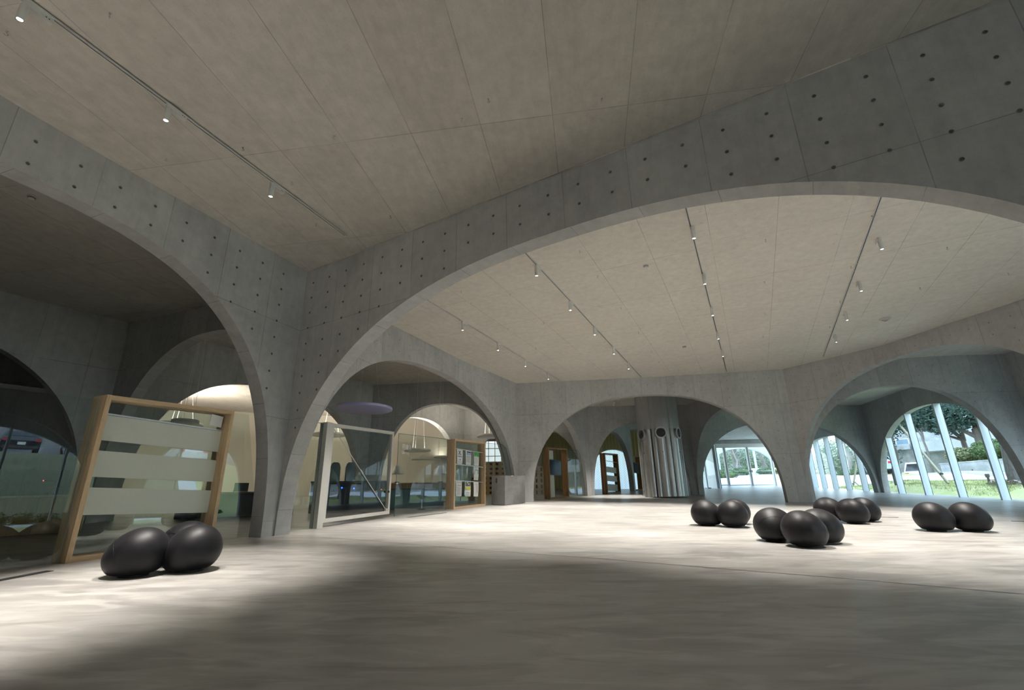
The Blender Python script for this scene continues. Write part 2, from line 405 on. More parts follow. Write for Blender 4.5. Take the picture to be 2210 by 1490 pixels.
# ------------------------------------------------------------------ the shell
FOOT = [(-20, -9), (14.6, -9), (16.7, -.5), (17.35, 11.1), (17.47, 16.41), (18.1, 21.46), (18.63, 25.65), (19.6, 31), (20.9, 37), (21.35, 40.2), (14.6, 40.3), (13.9, 36.0), (-20, 36.0)]
APRON = [(-20, -9.2), (15.9, -9.2), (18.0, -.6), (18.2, 11.1), (18.3, 16.4), (18.95, 21.4), (19.45, 25.6), (20.4, 30.9), (21.8, 36.8), (22.8, 41.5), (13.0, 41.6), (12.8, 36.8), (-20, 36.8)]
fl = MB().prism(APRON, lambda x, y: FZ(x, y)-.3, FZ).build('floor', M_floor); struct(fl, 'pale sloping mortar floor with soft trowel marks', 'floor')
ce = MB().prism(FOOT, CZ+.02, CZ+.32).build('ceiling', M_ceil); struct(ce, 'bare concrete ceiling slab over the near bay and the library', 'ceiling')
bp = MB().prism([C1, C4, (11.0, 1.6), (13.0, 4.0), C5, (13.1, 11.42), (12.13, 15.13), C3, (5.45, 18.75), C2, (-1.75, 15.9), (-3.36, 12.28)], CZ, CZ+.02).build('ceiling', M_board)
struct(bp, 'beige boarded ceiling of the wide bay behind the big arch', 'ceiling')
arch_wall('wall_left', [(-6.9, .8), (-6.55, 3.0), (-6.13, 4.53), (-5.8, 5.48), (-5.32, 6.74), C1], (.55, 8.58, 5.06, 2.51), 1, 'concrete arch wall on the left behind the slatted wooden frame', 'single')
arch_wall('wall_light_block_rear', [(-7.2, -8.8), (-6.95, -3.0), (-6.9, .85)], None, 1, 'plain concrete wall added behind the camera to stop light spilling left')  # unseen solid wall added to keep the near spots from spilling left
arch_wall('wall_front', [C1, C4], (.03, 11.85, 4.87, 2.4), 1, 'wide concrete arch wall sweeping across the picture to the right', 'single')
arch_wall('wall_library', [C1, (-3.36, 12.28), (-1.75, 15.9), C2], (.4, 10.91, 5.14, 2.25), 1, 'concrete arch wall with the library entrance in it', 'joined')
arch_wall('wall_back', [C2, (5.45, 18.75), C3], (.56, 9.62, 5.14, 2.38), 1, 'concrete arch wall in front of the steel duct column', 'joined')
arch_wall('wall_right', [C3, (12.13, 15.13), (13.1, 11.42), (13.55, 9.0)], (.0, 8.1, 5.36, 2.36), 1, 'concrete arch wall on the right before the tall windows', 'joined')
arch_wall('wall_left_inner', [(-14.5, 4.5), (-11.56, 9.89), C7], (.2, 8.4, 4.96, 2.43), 1, 'dark concrete arch wall deep in the left room')
arch_wall('wall_left_cross', [C7, (-7.49, 10.9), C1], (.16, 5.95, 5.12, 2.41), 1, 'concrete arch wall between the left room and the dark library bay', 'joined')
arch_wall('wall_library_inner', [C7, (-6.3, 18.22), C6], (.64, 8.21, 4.93, 2.5), 1, 'dark inner arch wall behind the security gates')
arch_wall('wall_library_cross', [C6, (-2.25, 18.89), C2], (.43, 5.49, 4.97, 2.42), 1, 'arch wall opening to the bright library room', 'joined')
arch_wall('wall_library_far_left', [C6, (-4.05, 22.2), C11], (.3, 6.1, 4.95, 2.4), 1, 'bright concrete arch wall behind the desk lamps')
arch_wall('wall_library_far', [C11, D1], (.3, 6.0, 4.95, 2.4), 1, 'bright concrete arch wall with the grid window in it')
arch_wall('wall_screen', [C2, D1], (.2, 5.9, 5.05, 2.46), 1, 'small concrete arch wall with a screen frame in it')
arch_wall('wall_far', [D1, D2], (.13, 4.9, 4.96, 2.3), 1, 'far concrete arch wall behind the duct column')
arch_wall('wall_duct_right', [C3, (9.19, 23.58), D2], (.12, 6.85, 5.10, 2.5), -1, 'concrete arch wall right of the duct column')
arch_wall('wall_window_cross', [C3, (14.58, 16.61), C8], (.1, 6.7, 4.91, 2.2), 1, 'bluish concrete arch wall before the big arched window', 'joined')
arch_wall('wall_entrance_cross', [D2, (17.01, 25.5), CG], (.31, 9.53, 4.96, 2.4), 1, 'bluish concrete arch wall towards the glass entrance')
arch_wall('wall_window_east', [C8, (18.1, 21.46), CG], (.5, 9.11, 4.94, 2.17), -1, 'concrete arch wall around the big arched window')
arch_wall('wall_window_northeast', [CG, (19.6, 31), (20.9, 37)], (.38, 11.29, 4.86, 2.47), -1, 'concrete arch wall around the far arched window')
arch_wall('wall_window_southeast', [C9, C8], (.3, 4.95, 4.9, 2.3), -1, 'concrete arch wall around the window beyond the right edge')
arch_wall('wall_window_south', [C10, C9], (.4, 11.2, 4.9, 2.3), -1, 'concrete arch wall around the southern window')
arch_wall('wall_right_near', [(12.4, 1.0), (13.2, 5.5), C5], (.4, 8.6, 4.95, 2.4), -1, 'concrete arch wall in line with the right wall')
arch_wall('wall_right_cross', [C5, C9], (.3, 3.6, 4.9, 2.3), 1, 'narrow concrete arch wall beside the right windows')
arch_wall('wall_south', [(14.6, -8.8), (-20, -8.8)], None, 1, 'plain concrete wall behind the camera')
arch_wall('wall_west', [(-19.8, -9), (-19.8, 36)], None, 1, 'plain concrete wall far left')
arch_wall('wall_north', [(-20, 33.8), (1.6, 33.8)], None, 1, 'plain concrete wall at the back of the library')
arch_wall('wall_entrance_side', [(14.0, 34.0), (14.7, 40.3)], None, 1, 'plain concrete wall left of the glass entrance')
arch_wall('wall_north_right', [(9.8, 33.8), (12.0, 33.8)], None, 1, 'plain concrete wall right of the patterned curtain')
arch_wall('wall_north_window', [(1.6, 33.8), (9.8, 33.8)], (3.5, 6.9, 4.62, 2.3), 1, 'back wall with the arched window behind the patterned curtain')
arch_wall('wall_screen_far', [D1, (5.6, 27.5), (7.3, 30.4)], (.3, 6.55, 4.98, 2.4), 1, 'shaded concrete arch wall deep behind the duct column')
arch_wall('wall_light_block_far', [(-19.8, 15.5), (-14.5, 13.2), C7], None, 1, 'plain wall added at the back of the left room to block lamp light')  # added without an arch so the partition pendant's light stays out

# ------------------------------------------------------------------ arched windows
def glazing(name, wall, cuts, off, label, posts=True, zlim=None, post=(.055, .26), gm=None):
    P, A, side, wo_ = WALLS[wall]; w = thing(name, label, 'window'); w['kind'] = 'structure'
    ok = [d for d in cuts]
    edges = [A.sa+.05]+ok+[A.sb-.05]
    for a, b in zip(edges[:-1], edges[1:]):
        mb = MB(); n = max(3, int((b-a)/.25)); vs = []
        for i in range(n+1):
            d = a+(b-a)*i/n; q = P.at(d, off*side); zt = A.z(d)+.02 if zlim is None else min(A.z(d)+.02, A.base(d)+zlim)
            vs += [(q.x, q.y, A.base(d)), (q.x, q.y, zt)]
        mb.add(vs, [(2*i, 2*i+2, 2*i+3, 2*i+1) for i in range(n)]); mb.build('pane', gm or M_wglass, w, fix=False)
    for d in ok:
        q = P.at(d, off*side); z0, z1 = A.base(d)-.01, A.z(d)+.03; a = P.ang(d)
        mb = MB(); mb.box((q.x, q.y, (z0+z1)/2), (post[0], post[1], z1-z0), 0, a)
        r = P.at(d, (off+post[1]*.5+.012)*side); mb.box((r.x, r.y, (z0+z1)/2), (post[0]+.012, .016, z1-z0), 1, a)
        r = P.at(d, (off-post[1]*.5-.010)*side); mb.box((r.x, r.y, (z0+z1)/2), (post[0]+.03, .014, z1-z0), 0, a)
        mb.build('mullion', [M_mull, M_dark], w)
    return w
glazing('window_1', 'wall_window_east', [2.15, 4.17, 6.14, 7.98], .16, 'big arched window with pale mullions facing the lawn')
glazing('window_2', 'wall_window_northeast', [1.86, 3.70, 5.43, 7.12, 8.67, 10.2], .16, 'far arched window with pale mullions before the hedge')
glazing('window_3', 'wall_window_southeast', [1.8, 3.5], .16, 'arched window beyond the right edge')
glazing('window_4', 'wall_window_south', [2.6, 5.0, 7.3, 9.4], .16, 'arched window of the southern bay')

# entrance with glass doors
def entrance():
    w = thing('door_1', 'white framed glass entrance doors at the far end of the hall', 'door'); w['kind'] = 'structure'
    Y = 40.0; xs = [15.25, 17.08, 18.94, 20.8]
    z0 = lambda x: FZ(x, Y)
    mb = MB(); mb.box((18.0, Y, 5.40), (7.2, .14, .30)); mb.build('header', M_white, w)
    mb = MB(); mb.box((18.0, Y-.05, CZ-.135), (7.2, .3, .27)); mb.build('lintel', M_wall, w)
    for x in xs:
        mb = MB(); h = 5.3-z0(x); mb.box((x, Y, z0(x)+h/2), (.21, .12, h), 0); mb.box((x, Y-.07, z0(x)+h/2), (.02, .03, h), 1); mb.build('door_post', [M_lamp, M_dark], w)
    for a, b in zip(xs[:-1], xs[1:]):
        m = MB(); m.box(((a+b)/2, Y+.02, (z0(a)+5.26)/2), (b-a-.12, .012, 5.2-z0(a))); p = m.build('glass_leaf', M_wglass, w)
        m = MB(); m.box(((a+b)/2, Y-.04, z0(a)+.05), (b-a, .06, .09)); m.build('bottom_rail', M_mull, w)
        m = MB(); m.box(((a+b)/2, Y-.04, z0(a)+1.12), (b-a-.1, .02, .025)); m.build('push_bar', M_alu, w)
    m = MB(); m.box((18.94, Y-.08, z0(18.94)+1.12), (.26, .05, .05)); m.build('lock', M_dark, w)
entrance()
pb = arch_wall('wall_porch', [(15.6, 44.0), (25.2, 43.6)], None, 1, None); bpy.data.objects.remove(pb); WALLS.pop('wall_porch')
arch_wall('wall_porch', [(15.8, 44.0), (25.0, 43.8)], (1.15, 7.75, 5.58, 2.25), 1, 'outer concrete arch of the porch beyond the glass doors', thk=.3)

# ------------------------------------------------------------------ lighting tracks and spotlights
TDIR = Vector((.438, .899)); 
def track(p0, p1, label):
    p0, p1 = Vector(p0), Vector(p1); d = (p1-p0); L = d.length; a = math.atan2(d.y, d.x)
    t = thing('lighting_track', label, 'lighting track', (p0.x, p0.y, CZ), a, 'lighting tracks on the ceiling')
    for s in (-1, 1): MB().box((L/2, s*.017, -.009), (L, .013, .018)).build('rail', M_lamp, t)
    MB().box((L/2, 0, -.003), (L, .021, .006)).build('channel', M_dark, t)
    MB().box((L, 0, -.009), (.03, .04, .019)).build('end_cap', M_lamp, t)
TR = [((-6.1, -3.2), (-4.72, 3.3), 'lighting track running out of the picture at the left'), ((-4.72, 3.3), (-3.04, 7.78), 'lighting track on the near ceiling at upper left'),
      ((-2.35, 10.1), (1.96, 19.05), 'first lighting track from the left on the beige ceiling'),
      ((-.1, 7.7), (5.15, 18.7), 'second lighting track from the left on the beige ceiling'),
      ((2.3, 5.6), (8.28, 18.05), 'third lighting track from the left on the beige ceiling'),
      ((4.7, 3.9), (10.9, 16.2), 'rightmost lighting track on the beige ceiling')]
for a, b, l in TR: track(a, b, l)
def make_spot(loc, rz, label, big=1.0, group='track spotlights on the ceiling'):
    t = thing('track_spotlight', label, 'spotlight', (loc[0], loc[1], CZ-.018), rz, group)
    mb = MB(); pr = []
    for k in range(9): th = math.pi*(k/8-.5); pr.append((.028*math.cos(th+math.pi), .028*math.sin(th)))
    out = [(.21, -.028), (.21, .028)]+[(-.0+.03*math.cos(math.pi/2+math.pi*k/8)-.01, .03*math.sin(math.pi/2+math.pi*k/8)) for k in range(9)]
    mb.prism(out, -.058, 0.0, 0); g = mb.build('driver_box', M_lamp, t)
    m = MB(); m.box((.150, -.0285, -.035), (.012, .001, .012)); m.box((.175, -.0285, -.035), (.012, .001, .012)); m.build('marking', M_dark, g)
    MB().lathe([(.0, -.05), (.030, -.05), (.036, -.056), (.036, -.20), (.033, -.215), (.030, -.222), (.030, -.238)], 20).build('lamp_body', M_lamp, t)
    MB().lathe([(.030, -.238), (.029, -.246), (.024, -.240), (.024, -.232)], 20).build('bezel', M_dark, t)
    MB().lathe([(.0242, -.236), (.018, -.2365), (.0001, -.237)], 20, mi=0).build('lens', M_lens, t, fix=False)
    return t
SPOTS = [[(-4.70, 3.39), (-4.18, 4.69), (-3.64, 6.23)],
 [(-2.25, 10.29), (-1.33, 12.24), (-.43, 14.07), (.45, 15.93), (1.35, 17.75)],
 [(.54, 9.06), (1.45, 10.97), (2.34, 12.81), (3.24, 14.66), (4.12, 16.50)],
 [(3.33, 7.68), (4.25, 9.61), (5.15, 11.49), (6.05, 13.37), (6.92, 15.17)],
 [(6.19, 6.27), (7.11, 8.2), (8.03, 10.13), (8.93, 12.0), (9.83, 13.88)], [(4.93, 23.36)],
 [(-5.17, 1.95), (-5.55, .5), (-5.85, -1.0), (-6.05, -2.5)], [(-3.6, -2.4), (-4.0, -4.4), (-1.4, -3.6), (-2.0, -5.6)]]  # last two groups: unseen lamps added to brighten the near bay by bounce
WHICH = ['on the near ceiling track', 'on the leftmost beige-ceiling track', 'on the second beige-ceiling track', 'on the third beige-ceiling track', 'on the rightmost beige-ceiling track', 'on the small ceiling behind the far arch', 'added out of view on the near track for bounce light', 'added unseen behind the camera for bounce light']
ORD = ['nearest', 'second', 'third', 'fourth', 'fifth', 'farthest']
proto = None
for gi, g in enumerate(SPOTS):
    for i, p in enumerate(g):
        o_ = ORD[i] if i < len(g)-1 else ('farthest' if len(g) > 1 else 'single')
        lab = f'{o_} white spotlight {WHICH[gi]}'
        rz = math.atan2(TDIR.y, TDIR.x) if gi else math.atan2(1.45, .53)
        if proto is None: proto = make_spot(p, rz, lab); t = proto
        else:
            t = copy_tree(proto); t.location = (p[0], p[1], CZ-.018); t.rotation_euler = (0, 0, rz); t['label'] = lab
        ld = bpy.data.lights.new('spot_beam', 'SPOT'); ld.energy = SPOT_W*(1.0 if 0 < gi < 6 else (.95 if gi == 0 else (4.0 if gi == 6 else 1.2))); ld.color = SPOT_COL; ld.spot_size = math.radians(62 if 0 < gi < 6 else 48); ld.spot_blend = .9; ld.shadow_soft_size = .03
        lo = bpy.data.objects.new('spot_beam', ld); COL.objects.link(lo); lo.location = (p[0], p[1], CZ-.018-.27)

# smoke detectors, vent, hooks and clips on the ceilings
def detector(x, y, label, s=1.0, rings=False, z=CZ):
    t = thing('smoke_detector' if not rings else 'ceiling_speaker', label, 'detector' if not rings else 'speaker', (x, y, z))
    MB().lathe([(.0, 0), (.06*s, 0), (.062*s, -.015*s), (.055*s, -.02*s)], 24).build('base', M_lamp, t)
    if rings:
        for k, r in enumerate((.14, .10, .06)): MB().lathe([(r*1.0, -.0-.022*k), (r, -.018-.022*k), (r*.72, -.022-.022*k)], 28).build('cone', M_lamp, t)
    else:
        MB().lathe([(.045*s, -.02*s), (.04*s, -.045*s), (.02*s, -.052*s), (.0, -.052*s)], 24).build('sensor_cap', M_lamp, t)
        MB().lathe([(.047*s, -.024*s), (.047*s, -.032*s), (.04*s, -.033*s)], 24).build('slot', M_dark, t)
detector(2.87, 9.18, 'white smoke detector on the beige ceiling, the nearer of two')
detector(5.56, 14.8, 'white smoke detector on the beige ceiling, the farther of two')
detector(-7.62, 6.5, 'white smoke detector on the dark ceiling of the left room', z=CZ+.02)
detector(10.45, 12.61, 'round cream ceiling speaker with stepped rings near the right wall', rings=True)
hk = None
def hook(x, y, parent, z):
    global hk
    if hk is None:
        m = MB(); m.tube((0, 0, 0), (0, 0, -.03), .007, n=8); m.lathe([(.0, 0), (.016, 0), (.016, -.006), (.007, -.008)], 10)
        m.path([(0.0, .0, -.03), (.016, 0, -.036), (.022, 0, -.052), (.014, 0, -.068), (-.004, 0, -.070), (-.016, 0, -.058)], .0055, 6); hk = m.mesh('ceiling_hook', M_bracket); [setattr(v_, 'co', v_.co*.8) for v_ in hk.vertices]
    o = link('ceiling_hook', hk, parent, (x, y, z)); o.rotation_euler = (0, 0, R_.uniform(0, 6.28)); return o

# hooks screwed to the ceilings (parts of them)
for x, y in [(-4.02, 3.55), (-5.24, 3.72), (-4.91, 5.68), (-3.71, 5.49), (-2.36, 5.3), (-.6, 5.03), (-.24, 4.72), (1.18, 4.75), (-2.07, 7.21), (-3.43, 7.41), (-3.36, 6.25)]: hook(x, y, ce, CZ+.02)
for x, y in [(1.38, 8.5), (1.92, 9.62), (2.82, 11.46), (3.73, 13.35), (4.62, 15.24), (5.23, 16.52), (-1.17, 10.28), (-.99, 10.99), (-.02, 10.49), (.88, 12.42), (-.11, 12.84), (.76, 14.67), (4.93, 8.2), (5.83, 10.08), (6.8, 12.03), (7.66, 13.89), (6.45, 7.45), (7.36, 9.39), (8.35, 11.3), (9.24, 13.17), (8.8, 8.63), (9.79, 10.56), (11.21, 9.85)]: hook(x, y, bp, CZ)
# rows of small insulation clips in the board ceiling
clip = MB(); ux, uy = Vector((.433, .901)), Vector((.901, -.433)); poly = [Vector(p) for p in (C1, C4, (11.0, 1.6), (13.0, 4.0), C5, (13.1, 11.42), (12.13, 15.13), C3, C2)]
def inside(p):
    c = False
    for i in range(len(poly)):
        a, b = poly[i], poly[i-1]
        if (a.y > p.y) != (b.y > p.y) and p.x < (b.x-a.x)*(p.y-a.y)/(b.y-a.y)+a.x: c = not c
    return c
o0 = Vector((4.2, 8.44)); ncl = 0
for i in range(-24, 36):
    for j in range(-26, 30):
        p = o0+ux*(i*.40+.12)+uy*(j*.565+.28)
        if inside(p) and inside(p+uy*.4) and inside(p-uy*.4):
            clip.lathe([(.019, 0), (.014, -.006), (.001, -.007)], 6, (p.x, p.y, CZ)); ncl += 1
cl = clip.build('ceiling_clips', M_board, bp, fix=False); cl['kind'] = 'stuff'

# ------------------------------------------------------------------ black egg-shaped stools
def egg_mesh():
    mb = MB(); nu, nv = 40, 26; A_, B_, C_ = .322, .305, .272; tl = math.radians(20); vs = []; zmin = -.20
    for i in range(nv+1):
        ph = math.pi*i/nv
        for k in range(nu):
            th = 2*math.pi*k/nu
            x, y, z = math.cos(ph), math.sin(ph)*math.cos(th), math.sin(ph)*math.sin(th)
            e = 1+.10*x; X, Y, Z = A_*x, B_*y*e, C_*z*e
            X, Z = X*math.cos(tl)-Z*math.sin(tl), X*math.sin(tl)+Z*math.cos(tl)
            if Z < zmin: 
                k_ = (zmin-Z); Z = zmin+.012*(1-math.exp(-k_*18))*-1; f = 1-.35*min(k_/.12, 1); X = X0+(X-X0)*f if False else X*f-.02*(1-f); Y *= f
            vs.append((X, Y, Z-zmin+.028))
    fs = [(i*nu+k, i*nu+(k+1) % nu, (i+1)*nu+(k+1) % nu, (i+1)*nu+k) for i in range(nv) for k in range(nu)]
    mb.add(vs, fs, 0, smooth=True); return mb
def seam_mesh():                      # piped seam round one end of the cover
    A_, B_, C_ = .322, .305, .272; tl = math.radians(20); pts = []
    for k in range(49):
        th = 2*math.pi*k/48; ph = math.radians(118); x, y, z = math.cos(ph), math.sin(ph)*math.cos(th), math.sin(ph)*math.sin(th); e = 1+.10*x
        X, Y, Z = A_*x*1.003, B_*y*e*1.003, C_*z*e*1.003; X, Z = X*math.cos(tl)-Z*math.sin(tl), X*math.sin(tl)+Z*math.cos(tl); pts.append((X, Y, max(Z, -.2)+.205+.028))
    return MB().path(pts, .0016, 5, caps=False)
egg0 = None
def stool(x, y, rz, label, sc=1.0, group=None):
    global egg0
    loc = (x, y, FZ(x, y))
    if egg0 is None:
        t = thing('egg_stool', label, 'stool', loc, rz, group, sloped=True)
        egg_mesh().build('cover', M_fab, t); seam_mesh().build('seam', M_fab, t)
        MB().lathe([(.0, 0), (.15, 0), (.15, .018), (.13, .024), (.0, .024)], 28).build('base', M_black, t); egg0 = t
    else:
        t = copy_tree(egg0); t['label'] = label; t['group'] = group
    t.matrix_world = Matrix.Translation(loc) @ slope_rot(rz) @ Matrix.Scale(sc, 4)
    return t
D = math.radians
g = 'egg stools by the slatted wooden frame'
stool(-4.18, 5.76, D(28), 'left one of the black egg stools before the slatted wooden frame', .96, g)
stool(-3.74, 6.02, D(15), 'right one of the black egg stools before the slatted wooden frame', .96, g)
stool(-4.12, 6.46, D(75), 'black egg stool peeping out behind the two before the slatted frame', .96, g)
g = 'egg stools before the duct column'
stool(3.93, 10.52, D(150), 'left black egg stool of the trio nearest the steel duct column', .96, g)
stool(4.33, 10.20, D(225), 'front black egg stool of the trio nearest the steel duct column', .96, g)
stool(4.62, 10.75, D(60), 'black egg stool mostly hidden behind the front one, in the trio nearest the ducts', .96, g)
g = 'egg stools in the middle of the floor'
stool(4.07, 8.14, D(70), 'left black egg stool of the large front trio on the right', .96, g)
stool(4.20, 7.53, D(180), 'foremost black egg stool of the large front trio on the right', .96, g)
stool(4.66, 7.88, D(190), 'right black egg stool of the large front trio, half hidden', .96, g)
g = 'egg stools by the right arch foot'
stool(6.88, 11.20, D(130), 'left black egg stool of the trio by the right arch foot', .96, g)
stool(7.04, 10.68, D(190), 'middle black egg stool of the trio by the right arch foot', .96, g)
stool(7.56, 11.08, D(185), 'right black egg stool of the trio by the right arch foot', .96, g)
g = 'egg stools before the big arched window'
stool(7.56, 9.30, D(170), 'left black egg stool of the pair before the big arched window', .96, g)
stool(8.12, 9.20, D(165), 'right black egg stool of the pair before the big arched window', .96, g)

# floor slots
def slot(a, b, w=.10):
    a, b = Vector(a), Vector(b); d = b-a; an = math.atan2(d.y, d.x); c = (a+b)/2
    o = MB().box((0, 0, 0), (d.length, w, .006)).build('floor_slot', M_dark, fl); o.matrix_world = Matrix.Translation((c.x, c.y, FZ(c.x, c.y)+.002)) @ slope_rot(an)
slot((-5.50, 4.6), (-5.36, 6.05)); slot((-2.7, 12.9), (-1.95, 14.3)); slot((8.25, 12.15), (8.9, 11.95), .07); slot((10.5, 10.9), (11.1, 10.7), .07)
# the long construction joint across the floor
def joint(pts):
    mb = MB(); v = []
    for i, p in enumerate(pts):
        p = Vector(p); d = (Vector(pts[min(i+1, len(pts)-1)])-Vector(pts[max(i-1, 0)])).normalized(); n_ = Vector((-d.y, d.x))*.007
        for q in (p+n_, p-n_): v.append((q.x, q.y, FZ(q.x, q.y)+.002))
    mb.add(v, [(2*i, 2*i+1, 2*i+3, 2*i+2) for i in range(len(pts)-1)]); mb.build('floor_joint', M_dark, fl, fix=False)
joint([(-4.14, 9.38), (-2.37, 8.47), (-.75, 7.52), (1.09, 6.6), (2.04, 6.05), (3.23, 5.40), (3.84, 5.02), (4.6, 4.55), (6.2, 3.5)])

# ------------------------------------------------------------------ wooden display frames, glass partitions, library door
def put(name, label, cat, wall, s, off, group=None):
    P, A, side, _ = WALLS[wall]; q = P.at(s, off*side); a = P.ang(s)
    t = thing(name, label, cat, (q.x, q.y, FZ(q.x, q.y)), a, group); u = P.dir(s)
    t['k'] = -.01025*u.x+.0613*u.y
    return t
def frame(wall, s0, s1, o0, depth, label, h=2.15, w=.062, mats=(None, None), name='display_frame', gap=0.0, group='timber display frames in the arches'):
    t = put(name, label, 'display frame', wall, s0, o0, group); P = WALLS[wall][0]
    a, b = P.at(s0, o0*WALLS[wall][2]), P.at(s1, o0*WALLS[wall][2]); d = b-a; L = d.length
    t.rotation_euler = (0, 0, math.atan2(d.y, d.x)); k = (FZ(b.x, b.y)-FZ(a.x, a.y))/L
    m1, m2 = mats[0] or M_wood, mats[1] or M_woodx; yc = depth/2
    for x in (w/2, L-w/2): MB().box((x, yc, h/2), (w, depth, h), 0, 0, k).build('post', m1, t)
    for z in (w/2+.002, h-w/2-.002): MB().box((L/2, yc, z), (L-.004, depth-.004, w), 0, 0, k).build('rail', m2, t)
    for x in (.0, L):                  # aluminium strip marking the groove round the middle of the side
        MB().box((x+(.0 if x else .0), yc, h/2), (.006, .012, h-.02), 0, 0, k).build('groove', M_alu, t)
    return t, L, k
def pane(wall, s0, s1, off, h, label, z0=0.0, edge=True, extra=None):
    P, A, side, _ = WALLS[wall]; t = thing('glass_panel', label, 'glass partition', (0, 0, 0), 0, 'glass partitions in the arches')
    mb = MB(); n = max(2, int((s1-s0)/.25)); v = []
    for i in range(n+1):
        d = s0+(s1-s0)*i/n; q = P.at(s0, off*side).lerp(P.at(s1, off*side), i/n); b = FZ(q.x, q.y); zt = min(b+h, A.z(d)-.005) if A else b+h
        v += [(q.x, q.y, b+.004+z0), (q.x, q.y, max(zt, b+.01))]
    mb.add(v, [(2*i, 2*i+2, 2*i+3, 2*i+1) for i in range(n)]); mb.build('sheet', M_glass, t, fix=False)
    if edge:
        e = MB(); e.path([Vector(p)+Vector((0, 0, 0)) for p in v[1::2]], .006, 4); e.build('top_edge', M_gedge, t)
        for d in (s0, s1):
            q = P.at(d, off*side); b = FZ(q.x, q.y); zt = min(b+h, A.z(d)-.005)
            if zt > b+.1: MB().tube((q.x, q.y, b), (q.x, q.y, zt), .006, n=4).build('side_edge', M_gedge, t)
    return t
HP = 2.13
# left arch
t, L, k = frame('wall_left', 5.86, 7.84, .20, .30, 'big slatted maple frame leaning forward at the left behind the egg stools')
for z, in ((1.55,), (1.06,), (.57,)):
    b = MB(); b.box((L/2+.02, .17, z+.175), (L-.15, .02, .35)); b.build('slat_board', M_slat, t)
MB().box((L/2+.02, .17, 1.915), (L-.15, .035, .022)).build('cap_rail', M_alu, t)
c_ = thing('notice_card', 'small pale card stuck above the top board in the big slatted frame', 'card', (0, 0, 0)); q = WALLS['wall_left'][0].at(7.62, .33)
c_.location = (q.x, q.y, FZ(q.x, q.y)+1.86); c_.rotation_euler = (0, D(4), WALLS['wall_left'][0].ang(7.62))
MB().box((0, 0, .10), (.22, .006, .19)).build('sheet', M_paper, c_)
pane('wall_left', .6, 3.2, .285, HP, 'left glass partition running out of the picture at the far left', edge=False)
pane('wall_left', 3.22, 4.48, .285, HP, 'glass partition just beyond the left edge of the picture', edge=False)
pane('wall_left', 4.50, 5.86, .285, HP, 'glass partition mirroring the parked cars left of the big slatted frame', edge=False)
MB().box((L/2, .20, 1.07), (L-.13, .008, 2.02), 0, 0, k).build('glass', M_glass, t)
pane('wall_left', 7.84, 8.56, .285, HP, 'glass partition between the big slatted frame and the corner column', edge=False)
# library arch: door post, leaf, panes
OC = .12
pane('wall_library', .42, 1.18, OC, HP, 'narrow glass partition left of the grey library door post')
t = put('door_post', 'pale grey steel post beside the library door', 'door post', 'wall_library', 1.20, OC-.09)
k = t['k']; MB().box((.09, .09, 1.08), (.18, .18, 2.16), 0, 0, k).build('post', M_white, t)
MB().box((.186, .09, 1.07), (.012, .07, 2.12), 0, 0, k).build('guide_channel', M_alu, t)
P = WALLS['wall_library'][0]; a, b = P.at(1.43, OC), P.at(3.86, OC); dd = b-a; L = dd.length; k = (FZ(b.x, b.y)-FZ(a.x, a.y))/L
t = thing('sliding_door', 'white framed sliding door with a diagonal rod at the library entrance', 'door', (a.x, a.y, FZ(a.x, a.y)), math.atan2(dd.y, dd.x))
w = .075
for x in (w/2, L-w/2): MB().box((x, 0, 1.12), (w, .09, 2.07), 0, 0, k).build('stile', M_white, t)
for z in (.085+w/2, 2.155-w/2): MB().box((L/2, 0, z), (L-2*w, .088, w), 0, 0, k).build('rail', M_white, t)
MB().tube((w, -.01, 2.07+k*w), (L-w-.02, -.01, .17+k*L), .0095, n=8).build('tension_rod', M_lamp, t)
m = MB(); m.tube((L*.5-.05, -.01, 1.12+k*L/2+.045), (L*.5+.05, -.01, 1.12+k*L/2-.045), .017, n=8); m.build('turnbuckle', M_lamp, t)
m = MB(); m.box((L-w-.035, -.01, .185+k*L), (.06, .05, .06)); m.build('rod_bracket', M_lamp, t)
m = MB(); m.box((L-w-.02, -.05, .62+k*L), (.035, .03, .05)); m.build('lock', M_dark, t)
m = MB(); m.add([(w, .01, .16+k*w), (L-w, .01, .16+k*L), (L-w, .01, 2.08+k*L), (w, .01, 2.08+k*w)], [(0, 1, 2, 3)]); m.build('glass_leaf', M_glass, t, fix=False)
lp = pane('wall_library', 4.13, 6.60, OC, HP, 'large glass partition lettered Library beside the sliding door')
def text(s, size, loc, rz, parent, m, name='lettering', ext=.0006):
    cu = bpy.data.curves.new(name, 'FONT'); cu.body = s; cu.size = size; cu.extrude = ext; cu.offset = size*.018
    o = bpy.data.objects.new(name, cu); me = bpy.data.meshes.new_from_object(o); bpy.data.objects.remove(o); bpy.data.curves.remove(cu)
    me.materials.append(m); r = link(name, me, parent, loc, (math.pi/2, 0, rz)); return r
q = P.at(4.30, OC-.012); text('図書館', .150, (q.x, q.y, FZ(q.x, q.y)+1.74), P.ang(4.5), lp, M_lamp)
q = P.at(4.30, OC-.012); text('Library', .120, (q.x, q.y, FZ(q.x, q.y)+1.60), P.ang(4.5), lp, M_lamp)
t, L, k = frame('wall_library', 6.86, 8.77, 0.0, .30, 'maple poster frame with three ledges and hanging posters beside the grey box')
pa = Vector(P.at(6.86, 0)); z_ref = FZ(pa.x, pa.y)
LEDGE = [1.86, 1.37, .865]
for z in LEDGE: MB().box((L/2, .07, z), (L-.14, .03, .022)).build('ledge', M_alu, t)
MB().box((L/2, .16, 1.07), (L-.13, .008, 2.02), 0, 0, k).build('glass', M_glass, t)
pane('wall_library', 8.77, 10.89, OC, HP, 'glass partition behind the grey box')
FR = t
